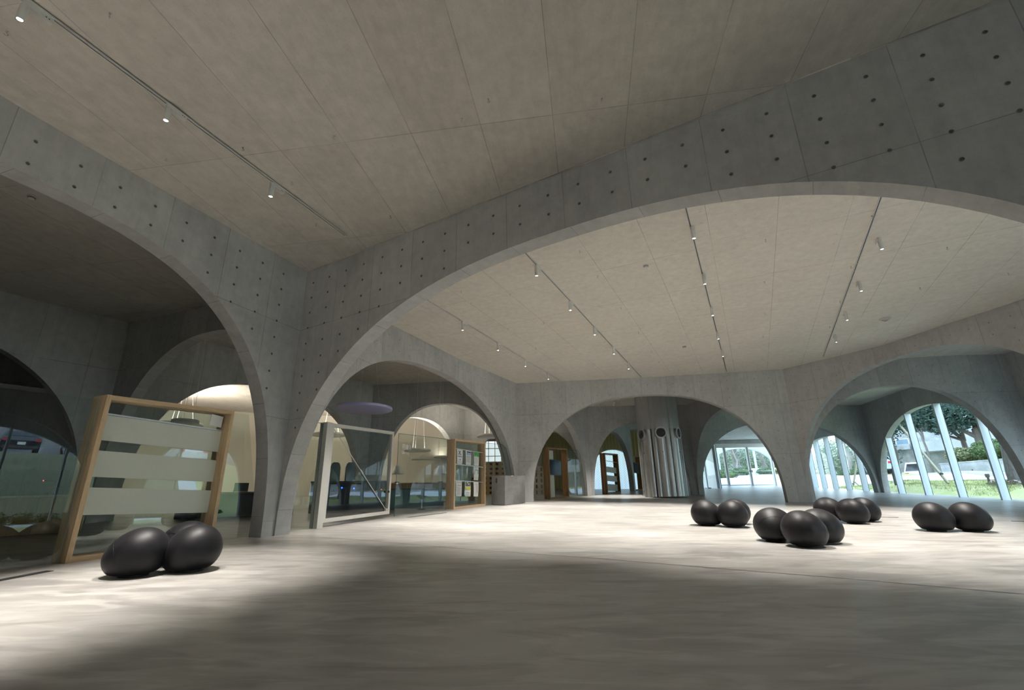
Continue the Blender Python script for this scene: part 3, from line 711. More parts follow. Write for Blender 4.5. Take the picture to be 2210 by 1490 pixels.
def poster(i, x0, w, row, hgt, label, blocks, txt=None):
    a = FR.rotation_euler.z; z = LEDGE[row]-.012
    p = thing('poster', label, 'poster', (0, 0, 0), a, 'posters hanging in the poster frame')
    l = Vector((x0, .048, z)); p.location = Vector((pa.x+l.x*math.cos(a)-l.y*math.sin(a), pa.y+l.x*math.sin(a)+l.y*math.cos(a), z_ref+z))
    sh = MB(); n = 6; vs = []
    for j in range(n+1):
        f = j/n; yy = -.012*math.sin(f*2.6)-.006*f*f*((i % 3)-1)
        vs += [(0+.012*f*f, yy, -hgt*f), (w-.01*f*f, yy+.006*f, -hgt*f)]
    sh.add(vs, [(2*j, 2*j+1, 2*j+3, 2*j+2) for j in range(n)]); sh.build('sheet', M_paper, p, fix=False)
    for (bx, bz, bw, bh, mt) in blocks:
        m = MB(); m.box((bx*w+bw*w/2, -.019, -(bz+bh/2)*hgt), (bw*w, .002, bh*hgt)); m.build('print', M_print[mt], p)
    if txt: text(txt[0], txt[1], (txt[2]*w, -.021, -txt[3]*hgt), 0, p, M_print['black'])
    return p
rows = lambda z0, n, mt='grey', x=.1, w=.8, st=.045: [(x, z0+st*i, w*(.75+.25*((i*7) % 3)/2), .016, mt) for i in range(n)]
poster(0, .19, .33, 0, .46, 'poster with a big black X in the top ledge row', [(.12, .47, .72, .06, 'blue'), (.44, .66, .1, .09, 'black')]+rows(.82, 3, 'pale'), ('X.', .17, .2, .36))
poster(1, .70, .33, 0, .46, 'poster with black title and two blue blocks, middle of the top ledge row', [(.14, .06, .72, .09, 'black'), (.12, .2, .34, .09, 'blue'), (.54, .2, .32, .09, 'blue')]+rows(.36, 11, 'grey'))
poster(2, 1.21, .31, 0, .46, 'poster with a dark green header in the top ledge row', [(.02, .01, .96, .33, 'green'), (.15, .27, .5, .05, 'lime')]+rows(.40, 10, 'pale'))
poster(3, 1.20, .31, 1, .44, 'poster with pale cyan blocks, alone in the middle ledge row', [(.2, .05, .12, .03, 'black'), (.4, .05, .3, .03, 'grey'), (.2, .22, .66, .07, 'cyan'), (.74, .29, .14, .25, 'cyan'), (.14, .3, .05, .3, 'red')]+rows(.74, 4, 'pale'))
poster(4, .17, .33, 2, .46, 'grey all-text poster in the bottom ledge row', [(.1, .06, .7, .06, 'pale'), (.2, .27, .6, .05, 'grey')]+rows(.42, 11, 'grey'))
poster(5, .69, .33, 2, .46, 'poster with black pattern and yellow band in the bottom ledge row', [(.06+.22*i, .03+.1*j, .17, .08, 'black') for i in range(4) for j in range(3) if (i*j+i) % 3 != 1]+[(.1, .38, .8, .17, 'yellow'), (.12, .33, .3, .03, 'yellow')]+rows(.73, 2, 'green')+rows(.86, 3, 'grey'))
poster(6, 1.20, .31, 2, .46, 'white poster with vertical lines of writing in the bottom ledge row', [(.72, .08, .035, .7, 'grey'), (.58, .08, .035, .6, 'grey'), (.44, .08, .03, .8, 'pale'), (.3, .1, .03, .12, 'red')])
# grey lidded box in front of the library arch leg
q = P.at(9.1, -.57); t = thing('storage_box', 'grey lidded box standing before the library arch leg', 'box', (q.x, q.y, FZ(q.x, q.y)), P.ang(9.8), None, True)
MB().box((.725, .27, .485), (1.45, .54, .95)).build('body', M_box, t); MB().box((.725, .27, .972), (1.462, .552, .024)).build('lid', M_box, t)
MB().box((.725, .27, .005), (1.36, .46, .02)).build('plinth', M_dark, t); MB().box((.50, -.006, .975), (.14, .012, .012)).build('finger_pull', M_lamp, t)
m = MB(); m.box((-.008, .34, .82), (.016, .05, .16)); m.build('side_handle', M_dark, t)

# screen wall frame with a monitor
t, L, k = frame('wall_screen', 2.37, 4.05, 0.0, .28, 'oak frame holding a monitor on a cream post in the small arch', mats=(M_oak, M_oak))
def monitor(label, wall, s, off, z, w, h):
    t = put('monitor', label, 'monitor', wall, s, off, 'monitors in the far frames')
    MB().box((0, 0, z), (w, .06, h)).build('casing', M_black, t); MB().box((0, -.032, z), (w-.05, .006, h-.05)).build('screen', mat('dark_blue_screen', (.006, .022, .045), .12), t)
    MB().box((0, .06, z), (.3, .06, .2)).build('wall_mount', M_dark, t)
monitor('dark flat monitor in the oak frame of the small arch', 'wall_screen', 3.05, .10, 1.30, 1.02, .66)
t = put('support_post', 'cream post behind the monitor in the small arch', 'post', 'wall_screen', 3.02, .26)
k = t['k']; MB().box((0, 0, 1.04), (.30, .06, 2.0)).build('post', M_slat, t); MB().box((0, 0, .04), (.42, .12, .04)).build('foot', M_slat, t)
pane('wall_screen', .22, 2.37, .14, HP, 'glass partition left of the monitor frame in the small arch')
pane('wall_screen', 4.05, 5.88, .14, HP, 'glass partition right of the monitor frame in the small arch')
# deep frames behind the duct column
t, L, k = frame('wall_screen_far', 2.0, 4.02, 0.0, .30, 'dark oak frame with tilted shelves before the patterned curtain', h=2.1, mats=(M_oak, M_oak))
for z, hh in ((1.28, .30), (.82, .30), (.35, .34)): MB().box((L/2, .15, z), (L-.14, .02, hh)).build('shelf_board', M_slat, t)
for z in (1.72, .72): MB().box((L/2, .1, z), (L-.14, .05, .02)).build('ledge', M_alu, t)
PX = Path([(7.3, 30.4), (8.3, 32.2), (9.2, 33.7)]); WALLS['x'] = (PX, Arch(PX, .2, 3.5, 4.9, 2.4), 1, None)
t, L, k = frame('x', .0, 1.75, 0.0, .30, 'dark oak monitor frame half hidden by the duct column', h=2.1, mats=(M_oak, M_oak))
monitor('dark flat monitor in the oak frame half hidden by the ducts', 'x', .95, .10, 1.35, 1.0, .64)

# ------------------------------------------------------------------ steel duct column
DX, DY = 6.75, 22.62; t = thing('duct_column', 'column of galvanised air ducts with round nozzles behind the far arch', 'duct column', (DX, DY, FZ(DX, DY)), 0)
H = CZ+.02-FZ(DX, DY); nz = 2.74
def perforated(name):
    m = bpy.data.materials.new(name); m.use_nodes = True; B = NB(m); b = B.b; b.inputs['Metallic'].default_value = .5; b.inputs['Roughness'].default_value = .4; b.inputs['Base Color'].default_value = (.55, .56, .56, 1)
    oc = B.coord('UV'); x = B.n('ShaderNodeTexVoronoi'); x.inputs['Scale'].default_value = 42; x.inputs['Randomness'].default_value = 0.0; B.l(oc, x.inputs['Vector'])
    B.l(B.math('GREATER_THAN', x.outputs['Distance'], .36), b.inputs['Alpha']); return m
M_perf = perforated('perforated_steel')
def arc_sheet(r, a0, a1, z0, z1, name, parent):
    mb = MB(); n = max(4, int(abs(a1-a0)/.13)); vs = []; uv = []
    for i in range(n+1):
        a = a0+(a1-a0)*i/n
        for z in (z0, z1): vs.append((r*math.cos(a), r*math.sin(a), z)); uv.append((a*r, z))
    mb.add(vs, [(2*i, 2*i+2, 2*i+3, 2*i+1) for i in range(n)], 0, uv, smooth=True); return mb.build(name, M_perf, parent, fix=False)
angs = [D(-100.5+60*i) for i in range(6)]
for i in range(6):
    a = D(-70.5+60*i)
    for da, rr in ((-.17, .125), (.17, .11)):
        x, y = .78*math.cos(a+da), .78*math.sin(a+da); d_ = MB().tube((x, y, 0), (x, y, H), rr, n=16).build('riser_pipe', M_steel, t)
        for zb in (1.5, 3.9): MB().tube((x, y, zb), (x, y, zb+.03), rr+.006, n=16).build('joint_band', M_steel, d_)
for i, a in enumerate(angs):
    x, y = .66*math.cos(a), .66*math.sin(a); r = .225
    pts = [(x, y, 0), (x, y, nz-.30)]; 
    for j in range(1, 7):
        th = math.pi/2*j/6; e = .20*(1-math.cos(th)); pts.append((x+e*math.cos(a), y+e*math.sin(a), nz-.30+.30*math.sin(th)))
    pts.append((x+.28*math.cos(a), y+.28*math.sin(a), nz))
    d_ = MB().path(pts, r, 24, caps=False).build('air_duct', M_steel, t, fix=False)
    p0 = Vector((x+.27*math.cos(a), y+.27*math.sin(a), nz)); ax = Vector((math.cos(a), math.sin(a), 0))
    m = MB(); m.tube(p0, p0+ax*.035, r+.03, n=28, caps=False); m.tube(p0+ax*.035, p0+ax*.036, r+.03, r-.02, n=28, caps=False); m.tube(p0+ax*.036, p0, r-.02, n=28, caps=False); m.build('nozzle_ring', M_alu, d_)
    m = MB(); m.tube(p0-ax*.10, p0-ax*.095, r-.03, n=24); m.build('nozzle_dark', M_black, d_)
    for zb in (1.2, 2.4): MB().tube((x, y, zb), (x, y, zb+.035), r+.005, n=24).build('joint_band', M_steel, d_)
    s_ = Vector((x, y, 0))+ax*(r+.004)
    MB().tube(s_+Vector((0, 0, 1.9)), s_+ax*.012+Vector((0, 0, 1.9)), .022, n=8).build('bolt', M_dark, d_)
MB().tube((0, 0, nz-.2), (0, 0, H), .42, n=24).build('core_riser', M_steel, t)
for a0 in range(5):
    a = D(-107-90+a0*45); MB().box((.93*math.cos(a), .93*math.sin(a), (nz+H)/2+.15), (.03, .02, H-nz-.3), 0, a).build('sleeve_rib', M_steel, t)
arc_sheet(.95, D(-200), D(20), nz+.18, H, 'perforated_sleeve', t); arc_sheet(.95, D(20), D(160), nz+.18, H, 'perforated_sleeve', t)
arc_sheet(.97, D(-196), D(-176), .01, nz+.2, 'perforated_wing', t); arc_sheet(.97, D(-34), D(-4), .01, nz+.2, 'perforated_wing', t)

# ------------------------------------------------------------------ library interior seen through the glass
def disc_pendant(x, y, z, r, label, lit=0.0, drop=None, tint=None):
    t = thing('disc_pendant', label, 'pendant lamp', (x, y, z), 0, 'round disc pendants in the library')
    MB().lathe([(.0, 0), (r-.02, 0), (r, .012), (r, .075), (r-.012, .085), (r-.03, .085)], 48).build('disc', tint or M_lamp, t)
    if lit: MB().lathe([(.001, .07), (r-.03, .07)], 40).build('uplight_tray', emis('uplight_glow', (1, .93, .80), lit), t, fix=False)
    else: MB().lathe([(.0, .07), (r-.03, .07)], 40).build('tray', M_lamp, t)
    for k in range(3):
        a = 2.1*k+.4; MB().tube((r*.55*math.cos(a), r*.55*math.sin(a), .07), (r*.25*math.cos(a), r*.25*math.sin(a), CZ+.02-z), .0035, n=6).build('hanger_wire', M_lamp, t)
M_disc = grainy('lilac_white_disc', (.56, .55, .88), .5, .03)
disc_pendant(-4.76, 15.28, 4.05, .86, 'large lilac-white disc pendant in the dark library bay', tint=M_disc)
disc_pendant(-8.72, 12.75, 3.28, .32, 'small disc pendant seen through the top of the slatted frame', tint=M_lamp)
disc_pendant(-4.41, 22.4, 3.50, .60, 'disc pendant behind the Library lettering', lit=24)
disc_pendant(-1.05, 21.96, 4.02, .62, 'disc pendant above the poster frame in the bright room', lit=24)
disc_pendant(-4.0, 26.6, 3.6, .35, 'small far disc pendant left of the poster frame', lit=6)
disc_pendant(-13.2, 19.0, 4.3, .8, 'unseen disc pendant added to light the cream partition left of the corner column', lit=42)  # added lamp, out of sight, that brightens the partition
disc_pendant(-8.6, 22.5, 4.3, .8, 'disc pendant added to brighten the white room behind the security gates', lit=42)  # second added lamp, there only to light the pale walls
M_cream = grainy('cream_plaster', (.62, .58, .50), .8, .04)
pw = arch_wall('partition_wall', [(-17.5, 20.5), (-14.0, 24.4), (-7.5, 26.6), (-3.4, 27.0)], None, 1, None, thk=.12, material=M_cream)
tag(pw, 'curved cream partition glowing at the back of the library', 'partition'); pw['kind'] = 'structure'
# service counter behind the lettered glass
def counter(name, label, a, b, h, depth, mats, top=None):
    a, b = Vector(a), Vector(b); d = b-a; L = d.length; t = thing(name, label, 'counter', (a.x, a.y, FZ(a.x, a.y)), math.atan2(d.y, d.x)); k = (FZ(b.x, b.y)-FZ(a.x, a.y))/L
    MB().box((L/2, depth/2, h/2), (L, depth, h-.04), 0, 0, k).build('front', mats[0], t); MB().box((L/2, depth/2, h+.0), (L+.04, depth+.04, .035), 0, 0, k).build('top', mats[1], t)
    for i in range(1, int(L/.9)+1): MB().box((i*L/(int(L/.9)+1), -.003, h/2), (.006, .008, h-.06), 0, 0, k).build('panel_gap', M_dark, t)
    return t
M_teal = grainy('teal_glass_front', (.10, .19, .20), .12, .1)
M_dteal = grainy('dark_teal_front', (.012, .022, .028), .12, .1)
counter('service_counter', 'teal glass-fronted service counter behind the lettered glass', (-4.15, 15.86), (-2.28, 16.22), .60, .5, (M_teal, M_dark))
counter('wooden_counter', 'long wooden desk panel behind the teal counter', (-5.2, 19.95), (-1.6, 20.25), .72, .5, (M_ply, M_wood))
counter('gate_counter', 'black counter behind the sliding door with blue lamps', (-5.75, 14.15), (-3.78, 14.78), .86, .6, (M_black, M_black))
counter('reading_counter', 'dark teal counter in the left room beside the corner column', (-8.4, 12.55), (-6.0, 13.75), .62, .6, (M_dteal, M_dark))
counter('low_desk', 'wooden desk in the left room at the far left edge', (-10.6, 8.2), (-8.4, 9.9), .70, .6, (M_ply, M_wood))
def gate(x, y, rz, label, zb):
    t = thing('security_gate', label, 'security gate', (x, y, FZ(x, y)), rz, 'security gates at the library entrance')
    prof = [(-.17, 0), (.17, 0), (.16, 1.30), (.12, 1.42), (.07, 1.46), (-.07, 1.46), (-.12, 1.42), (-.16, 1.30)]
    MB().xprism(prof, -.03, .03).build('panel', M_black, t); MB().box((0, 0, .03), (.42, .22, .06)).build('base', M_dark, t)
    MB().xprism([(p[0]*.8, p[1]*.8+.15) for p in prof], -.036, -.031).build('inner_panel', M_dteal, t)
gate(-5.96, 16.5, .5, 'left black security gate behind the sliding door', 0); gate(-5.50, 16.65, .5, 'right black security gate behind the sliding door', 0)
def led(x, y, z, m, label, r=.016):
    t = thing('indicator_lamp', label, 'indicator lamp', (x, y, z), 0, 'indicator lamps on the black counter')
    mb = MB(); mb.lathe([(r*math.sin(a), -r*math.cos(a)) for a in [i*math.pi/8 for i in range(9)]], 12); mb.build('bulb', m, t)
    MB().tube((0, 0, 0), (.08, .14, 0), .012, n=8).build('holder', M_black, t)
led(-4.92, 13.98+.30, 1.62, M_blue, 'left blue lamp glowing on the black counter', .022); led(-4.60, 14.06+.30, 1.60, M_blue, 'right blue lamp glowing on the black counter', .022)
led(-3.88, 14.62, 1.57, M_red, 'tiny red lamp at the right end of the black counter', .012)
def table_lamp(x, y, z, label):
    t = thing('table_lamp', label, 'table lamp', (x, y, z), 0, 'white shaded table lamps on the wooden desk')
    MB().lathe([(.0, 0), (.10, 0), (.10, .02), (.015, .03)], 20).build('base', M_dark, t); MB().tube((0, 0, .02), (0, 0, .42), .01, n=8).build('stem', M_alu, t)
    MB().lathe([(.245, .33), (.13, .66), (.0, .66)], 28).build('lamp_shade', M_lamp, t)
table_lamp(-3.02, 20.42, FZ(-3, 20.4)+.74, 'white shaded table lamp right on the wooden desk beside the poster frame')
table_lamp(-4.75, 20.2, FZ(-4.7, 20.2)+.74, 'white shaded table lamp half hidden at the glass edge beside the sliding door')
t = thing('tube_light', 'thin linear lamp hanging behind the lettered glass', 'pendant lamp', (-3.66, 17.62, 2.69), math.atan2(.18, 1.0)); MB().box((.52, 0, 0), (1.04, .05, .05)).build('housing', M_lamp, t)
for x in (.1, .94): MB().tube((x, 0, .02), (x, 0, CZ-2.69), .004, n=5).build('hanger_wire', M_lamp, t)
t = thing('bar_stool', 'black stool with a round foot before the teal counter', 'stool', (-2.86, 15.55, FZ(-2.86, 15.55)))
MB().lathe([(.0, 0), (.13, 0), (.13, .015), (.02, .03)], 24).build('base', M_dark, t); MB().tube((0, 0, .02), (0, 0, .34), .016, n=10).build('pole', M_alu, t)
MB().lathe([(.02, .30), (.17, .40), (.175, .425), (.15, .435), (.0, .435)], 24).build('seat', M_black, t)
def laptop(x, y, z, rz, label):
    t = thing('laptop', label, 'laptop', (x, y, z), rz); MB().box((0, 0, .01), (.34, .24, .02)).build('keyboard', M_black, t)
    m = MB().box((0, 0, .12), (.34, .012, .23)); o = m.build('screen', M_black, t); o.location = (0, .12, .0); o.rotation_euler = (D(-12), 0, 0)
laptop(-7.32, 13.40, FZ(-7.3, 13.4)+.64, .45, 'black open laptop on the teal counter in the left room')
t = thing('wooden_box', 'small wooden box on the teal counter beside the corner column', 'box', (-6.72, 13.66, FZ(-6.7, 13.6)+.64), .45)
MB().box((0, 0, .09), (.22, .18, .18)).build('body', M_ply, t); MB().box((0, 0, .185), (.23, .19, .015)).build('lid', M_ply, t)
def screen_box(x, y, z, rz, label):
    t = thing('computer_monitor', label, 'monitor', (x, y, z), rz, 'monitors on the low desk'); MB().box((0, 0, .28), (.52, .03, .32)).build('screen', M_black, t); MB().box((0, .03, .08), (.05, .03, .18)).build('neck', M_dark, t); MB().box((0, .02, .005), (.22, .16, .012)).build('foot', M_dark, t)
screen_box(-9.75, 9.05, FZ(-9.75, 9)+.745, .65, 'left computer monitor on the wooden desk in the left room'); screen_box(-9.0, 9.65, FZ(-9, 9.6)+.745, .65, 'right computer monitor on the wooden desk in the left room')
led(-9.35, 8.95, FZ(-9.3, 9)+.86, M_green, 'tiny green lamp on the desk in the left room', .010); led(-8.85, 9.35, FZ(-8.9, 9.4)+.98, M_red, 'tiny red lamp on the desk in the left room', .010)
# pigeon-hole shelf board with square openings and the grid window above it
def pigeon(x0, y0, x1, y1, z1, cols, rows, label, hx=.46, hz=.50):
    a, b = Vector((x0, y0)), Vector((x1, y1)); d = b-a; L = d.length; zf = min(FZ(*a), FZ(*b)); t = thing('pigeonhole_shelf', label, 'shelf', (a.x, a.y, zf), math.atan2(d.y, d.x), 'pigeonhole shelves in the library')
    H = z1-zf; cw, ch = L/cols, H/rows
    MB().box((L/2, .30, H/2), (L, .02, H)).build('back', M_black, t)
    for i in range(cols+1):
        w = cw*(1-hx) if 0 < i < cols else cw*(1-hx)/2; xc = i*cw if 0 < i < cols else (w/2 if i == 0 else L-w/2)
        MB().box((xc, .15, H/2), (w, .3, H)).build('upright', M_ply, t)
    for j in range(rows+1):
        w = ch*(1-hz) if 0 < j < rows else ch*(1-hz)/2; zc = j*ch if 0 < j < rows else (w/2 if j == 0 else H-w/2)
        MB().box((L/2, .151, zc), (L-.004, .296, w)).build('shelf_board', M_ply, t)
pigeon(-2.35, 26.1, -.10, 26.2, 3.30, 7, 7, 'tan pigeonhole shelf with square openings behind the poster frame')
pigeon(.75, 25.3, 1.75, 25.5, 2.95, 4, 5, 'tan pigeonhole shelf with narrow openings left of the oak monitor frame', .32, .62)
t = thing('window_5', 'white grid window above the tan pigeonhole shelf', 'window', (-2.0, 27.6, 3.35)); t['kind'] = 'structure'
MB().box((1.1, .06, .55), (2.6, .02, 1.3)).build('pane', emis('frosted_pane_glow', (.86, .94, 1.0), .85), t)  # pane emits its own light in place of daylight behind it
for i in range(8): MB().box((-.15+i*.36, 0, .55), (.035, .05, 1.3)).build('muntin', M_ply, t)
for j in range(4): MB().box((1.1, -.002, -.05+j*.42), (2.6, .05, .035)).build('muntin', M_ply, t)
t = thing('cabinet', 'grey cabinet behind the glass right of the oak monitor frame', 'cabinet', (3.30, 27.9, FZ(3.3, 27.9)), .0); MB().box((0, 0, .75), (.62, .4, 1.5)).build('body', M_slat, t); MB().box((0, -.205, .75), (.56, .012, 1.4)).build('door', M_slat, t); MB().box((.2, -.22, .8), (.02, .02, .16)).build('handle', M_dark, t)
t = thing('low_bench', 'pale low bench on the floor right of the oak monitor frame', 'bench', (3.45, 26.1, FZ(3.4, 26.1)), .2); MB().box((0, 0, .33), (.72, .36, .06)).build('top', M_slat, t); MB().box((0, .02, .19), (.68, .3, .24)).build('apron', M_slat, t); MB().box((-.1, 0, .04), (.3, .3, .07)).build('plinth', M_dark, t)
# curtains at the back of the far room
def pleats(x0, x1, y, z0, z1, name, m, parent, amp=.035, pitch=.16):
    mb = MB(); n = int((x1-x0)/pitch*4); vs = []; uv = []
    for i in range(n+1):
        x = x0+(x1-x0)*i/n; yy = y+amp*math.sin(i*math.pi/2)
        for z in (z0(x) if callable(z0) else z0, z1): vs.append((x, yy, z)); uv.append((x, z))
    mb.add(vs, [(2*i, 2*i+2, 2*i+3, 2*i+1) for i in range(n)], 0, uv, smooth=True); return mb.build(name, m, parent, fix=False)
def cloth(name, col, tr=.5, pattern=False):
    m = bpy.data.materials.new(name); m.use_nodes = True; B = NB(m); t = m.node_tree
    df = B.n('ShaderNodeBsdfDiffuse'); tl = B.n('ShaderNodeBsdfTranslucent'); mx = B.n('ShaderNodeMixShader'); mx.inputs[0].default_value = tr
    df.inputs[0].default_value = (*col, 1); tl.inputs[0].default_value = (*col, 1)
    if pattern:
        uv = B.coord('UV'); r = B.map(uv, rot=(0, 0, D(45)), sc=(8.5, 8.5, 1)); v = B.n('ShaderNodeTexVoronoi'); v.inputs['Scale'].default_value = 1.0; v.inputs['Randomness'].default_value = 0.0; B.l(r, v.inputs['Vector'])
        c = B.ramp(v.outputs['Distance'], [(.16, (.50, .58, .63)), (.26, col), (.40, col), (.47, tuple(x*.72 for x in col))]); B.l(c, df.inputs[0]); B.l(c, tl.inputs[0])
    B.l(df.outputs[0], mx.inputs[1]); B.l(tl.outputs[0], mx.inputs[2]); B.l(mx.outputs[0], B.o.inputs[0]); return m
t = thing('sheer_curtain', 'white patterned sheer curtain glowing in the far arched window', 'curtain', (0, 0, 0)); pleats(4.7, 8.8, 34.25, FZ(7, 34)+.02, 4.75, 'cloth', cloth('lattice_sheer', (.62, .70, .75), .5, True), t, .02, .3)
MB().tube((4.6, 34.25, 4.78), (8.9, 34.25, 4.78), .015, n=8).build('curtain_rod', M_alu, t)
M_olive = cloth('olive_curtain_cloth', (.52, .45, .22), .15)
t = thing('olive_curtain', 'olive pleated curtain hanging beside and above the patterned curtain', 'curtain', (0, 0, 0))
wa = WALLS['wall_north_window'][1]
def zlow(x): d = x-1.6; return (wa.z(d)+.03) if wa.sa < d < wa.sb else FZ(x, 33.6)+.03
pleats(1.7, 9.2, 33.55, zlow, CZ-.02, 'cloth', M_olive, t, .04, .22)
MB().tube((1.65, 33.55, CZ-.03), (9.25, 33.55, CZ-.03), .018, n=8).build('curtain_rod', M_alu, t)
t = thing('gold_screen', 'gold mesh screen glimpsed between the steel ducts', 'screen', (8.05, 29.4, FZ(8, 29.4)), .1)
M_gold = cloth('gold_mesh', (.62, .55, .24), .5)
mb = MB(); vs = []
for i in range(13): x = -.45+.9*i/12; vs += [(x, .12*math.sin(i*.9), .05), (x, .12*math.sin(i*.9), 2.7)]
mb.add(vs, [(2*i, 2*i+2, 2*i+3, 2*i+1) for i in range(12)], smooth=True); mb.build('mesh_cloth', M_gold, t, fix=False)
MB().box((0, 0, .03), (1.0, .3, .05)).build('foot', M_dark, t); MB().tube((-.45, 0, 2.7), (.45, 0, 2.7), .015, n=8).build('top_rod', M_dark, t)
t = thing('window_6', 'tall glazed opening right of the steel ducts', 'window', (0, 0, 0)); t['kind'] = 'structure'
m = MB(); m.add([(12.0, 33.9, FZ(12, 33.9)), (14.0, 33.9, FZ(14, 33.9)), (14.0, 33.9, CZ), (12.0, 33.9, CZ)], [(0, 1, 2, 3)]); m.build('pane', M_wglass, t, fix=False)
for x in (12.08, 13.0, 13.9): MB().box((x, 33.9, (FZ(x, 34)+CZ)/2), (.08, .14, CZ-FZ(x, 34))).build('mullion', M_mull, t)
t = thing('barrier_stand', 'yellowish barrier stand by the right arch leg before the entrance', 'stand', (13.1, 34.1, FZ(13.1, 34.1))); MB().lathe([(.0, 0), (.22, 0), (.2, .04), (.02, .06)], 20).build('base', M_dark, t); MB().tube((0, 0, .04), (-.12, 0, 1.35), .035, n=10).build('pole', M_slat, t); MB().box((-.13, 0, 1.42), (.2, .04, .16)).build('head', M_slat, t)

# ------------------------------------------------------------------ outside: ground
CP = [(16.7, -.5, .1), (17.25, 9, .38), (17.5, 16.4, .85), (18.1, 21.5, 1.05), (18.7, 25.7, 1.32), (19.6, 31, 1.62), (20.9, 37, 2.0), (21.4, 40.3, 2.2), (14.5, 41, 2.3), (13, 38, 2.15), (18, 46, 2.45),
 (20.0, 26.2, 1.86), (23.35, 23.3, 1.57), (23.4, 27.4, 1.97), (23.9, 24.2, 1.73), (22.1, 28.4, 2.08), (29.3, 34.2, 2.67), (29.3, 30.1, 2.28), (31.1, 33.9, 2.64), (34.3, 43.0, 2.5), (36.0, 45.1, 2.3), (37.5, 44.5, 2.4), (34.5, 46, 2.4), (31.1, 41.7, 3.1), (40, 45, 3.6), (34, 34, 2.8), (45, 54, 4.2),
 (20.8, 30.6, 1.63), (26.6, 39.9, 2.92), (27.2, 44.3, 3.16), (30.8, 49.2, 3.6), (31.1, 44.1, 3.22), (22.4, 33.1, 1.92), (22.7, 53.3, 3.48), (27.5, 60, 4.08), (27.5, 55.6, 3.92), (30.7, 68.4, 5.4), (36, 71, 5.6), (23.1, 57.5, 4.0), (10, 60, 4.0), (10, 45, 2.6), (55, 75, 6.0), (60, 50, 5.0), (30, 90, 7), (0, 50, 3.0),
 (18.8, 14, .8), (18.8, 4, .35), (19.6, 11, .75), (19.6, 6, .65), (19.6, 0, .45), (21.0, 9, 1.55), (21.0, 2, 1.45), (21.0, 14.5, 1.6), (27.0, 0, 4.55), (27.3, 6, 4.6), (27.5, 12, 4.6), (27.6, 17, 4.4), (33, 0, 4.7), (33, 8, 4.7), (33, 14, 4.6), (34, 20, 3.8), (26, 22, 2.2), (45, 10, 5), (45, 30, 4), (19, -8, .2), (27, -8, 4.4)]
def bank(x, y):                     # grass bank on the south side, a level street on top
    z0 = .42+.035*max(min(y, 20), -10); f = max(0.0, min(1.0, (x-20.6)/6.2)); f = f*f*(3-2*f); return z0+(4.62-z0)*f
def GZ(x, y):
    if x > 16 and y < 15: return bank(x, y)
    g = GZ0(x, y)
    if x > 16 and y < 21: f = (y-15)/6; return bank(x, y)*(1-f)+g*f
    return g
def GZ1(x, y):
    g = GZ(x, y); 
    if 13 < x < 26 and -10 < y < 44:
        d = seg_d(x, y, APR); f = max(0.0, min(1.0, (d-.1)/1.0)) if not in_poly(x, y, APRON) else 0.0; return (FZ(x, y)-.06)*(1-f)+(g-.05)*f
    return g-.05
APR = APRON[1:11]
def GZ0(x, y):
    a = b = 0.0
    for cx, cy, cz in CP:
        d2 = (cx-x)**2+(cy-y)**2+.05; w = 1/d2**1.6; a += w*cz; b += w
    return a/b
def in_poly(x, y, P):
    c = False
    for i in range(len(P)):
        (ax, ay), (bx, by) = P[i], P[i-1]
        if (ay > y) != (by > y) and x < (bx-ax)*(y-ay)/(by-ay)+ax: c = not c
    return c
def seg_d(x, y, P):
    m = 9e9; p = Vector((x, y))
    for a, b in zip(P[:-1], P[1:]):
        a, b = Vector(a), Vector(b); t = max(0, min(1, (p-a).dot(b-a)/(b-a).length_squared)); m = min(m, (a+(b-a)*t-p).length)
    return m
ROAD = [(12, 46.5), (19.5, 45.5), (25.0, 41.5), (26.6, 37.0), (26.8, 31.5), (27.6, 26.0), (30, 18)]     # the lane outside
ROAD2 = [(24, 46), (29, 47.5), (33.5, 43.5), (38, 36)]; ROAD3 = [(19.5, 45), (22, 49), (25, 56), (31, 62)]
def outside_mat():
    m = mat('ground_outside', (.3, .3, .3), .9, spec=.15); B = NB(m); oc = B.coord('Object'); at = B.n('ShaderNodeAttribute'); at.attribute_name = 'kind_of_ground'
    g1 = B.noise(oc, 1.1, 6, .65); g2 = B.noise(oc, 14, 4, .6)
    grass = B.mix(B.ramp(g1, [(.38, 0.0), (.62, 1.0)]), (.52, .49, .24), (.34, .40, .13)); grass = B.mix(.5, grass, B.ramp(g2, [(.3, (.26, .29, .11)), (.7, (.62, .58, .34))]))
    road = B.mix(B.ramp(g2, [(.3, 0.0), (.7, 1.0)]), (.50, .52, .55), (.60, .61, .63))
    bank = B.mix(B.ramp(g1, [(.35, 0.0), (.65, 1.0)]), (.13, .14, .09), (.20, .19, .12))
    c = B.mix(B.math('GREATER_THAN', at.outputs['Fac'], .25), grass, road); c = B.mix(B.math('GREATER_THAN', at.outputs['Fac'], .75), c, bank)
    B.l(c, B.b.inputs['Base Color']); B.bump(g2, .4, .03); return m
gx = [14+.8*i for i in range(0, 34)]+[41.2+3*i for i in range(0, 10)]; gx = [-5, 0, 5, 10]+gx; gy = [-12+2*i for i in range(0, 14)]+[16+.8*i for i in range(0, 58)]+[62.4+4*i for i in range(1, 12)]
vs = []; kinds = []
for y in gy:
    for x in gx:
        vs.append((x, y, GZ1(x, y))); d = min(seg_d(x, y, ROAD)-2.6, seg_d(x, y, ROAD2)-3.2, seg_d(x, y, ROAD3)-3.0)
        kinds.append(1.0 if (y < 16 and 19.2 < x < 27.4) else (.5 if d < 0 or (x > 27 and y < 22) else 0.0))
fs = []; nx = len(gx)
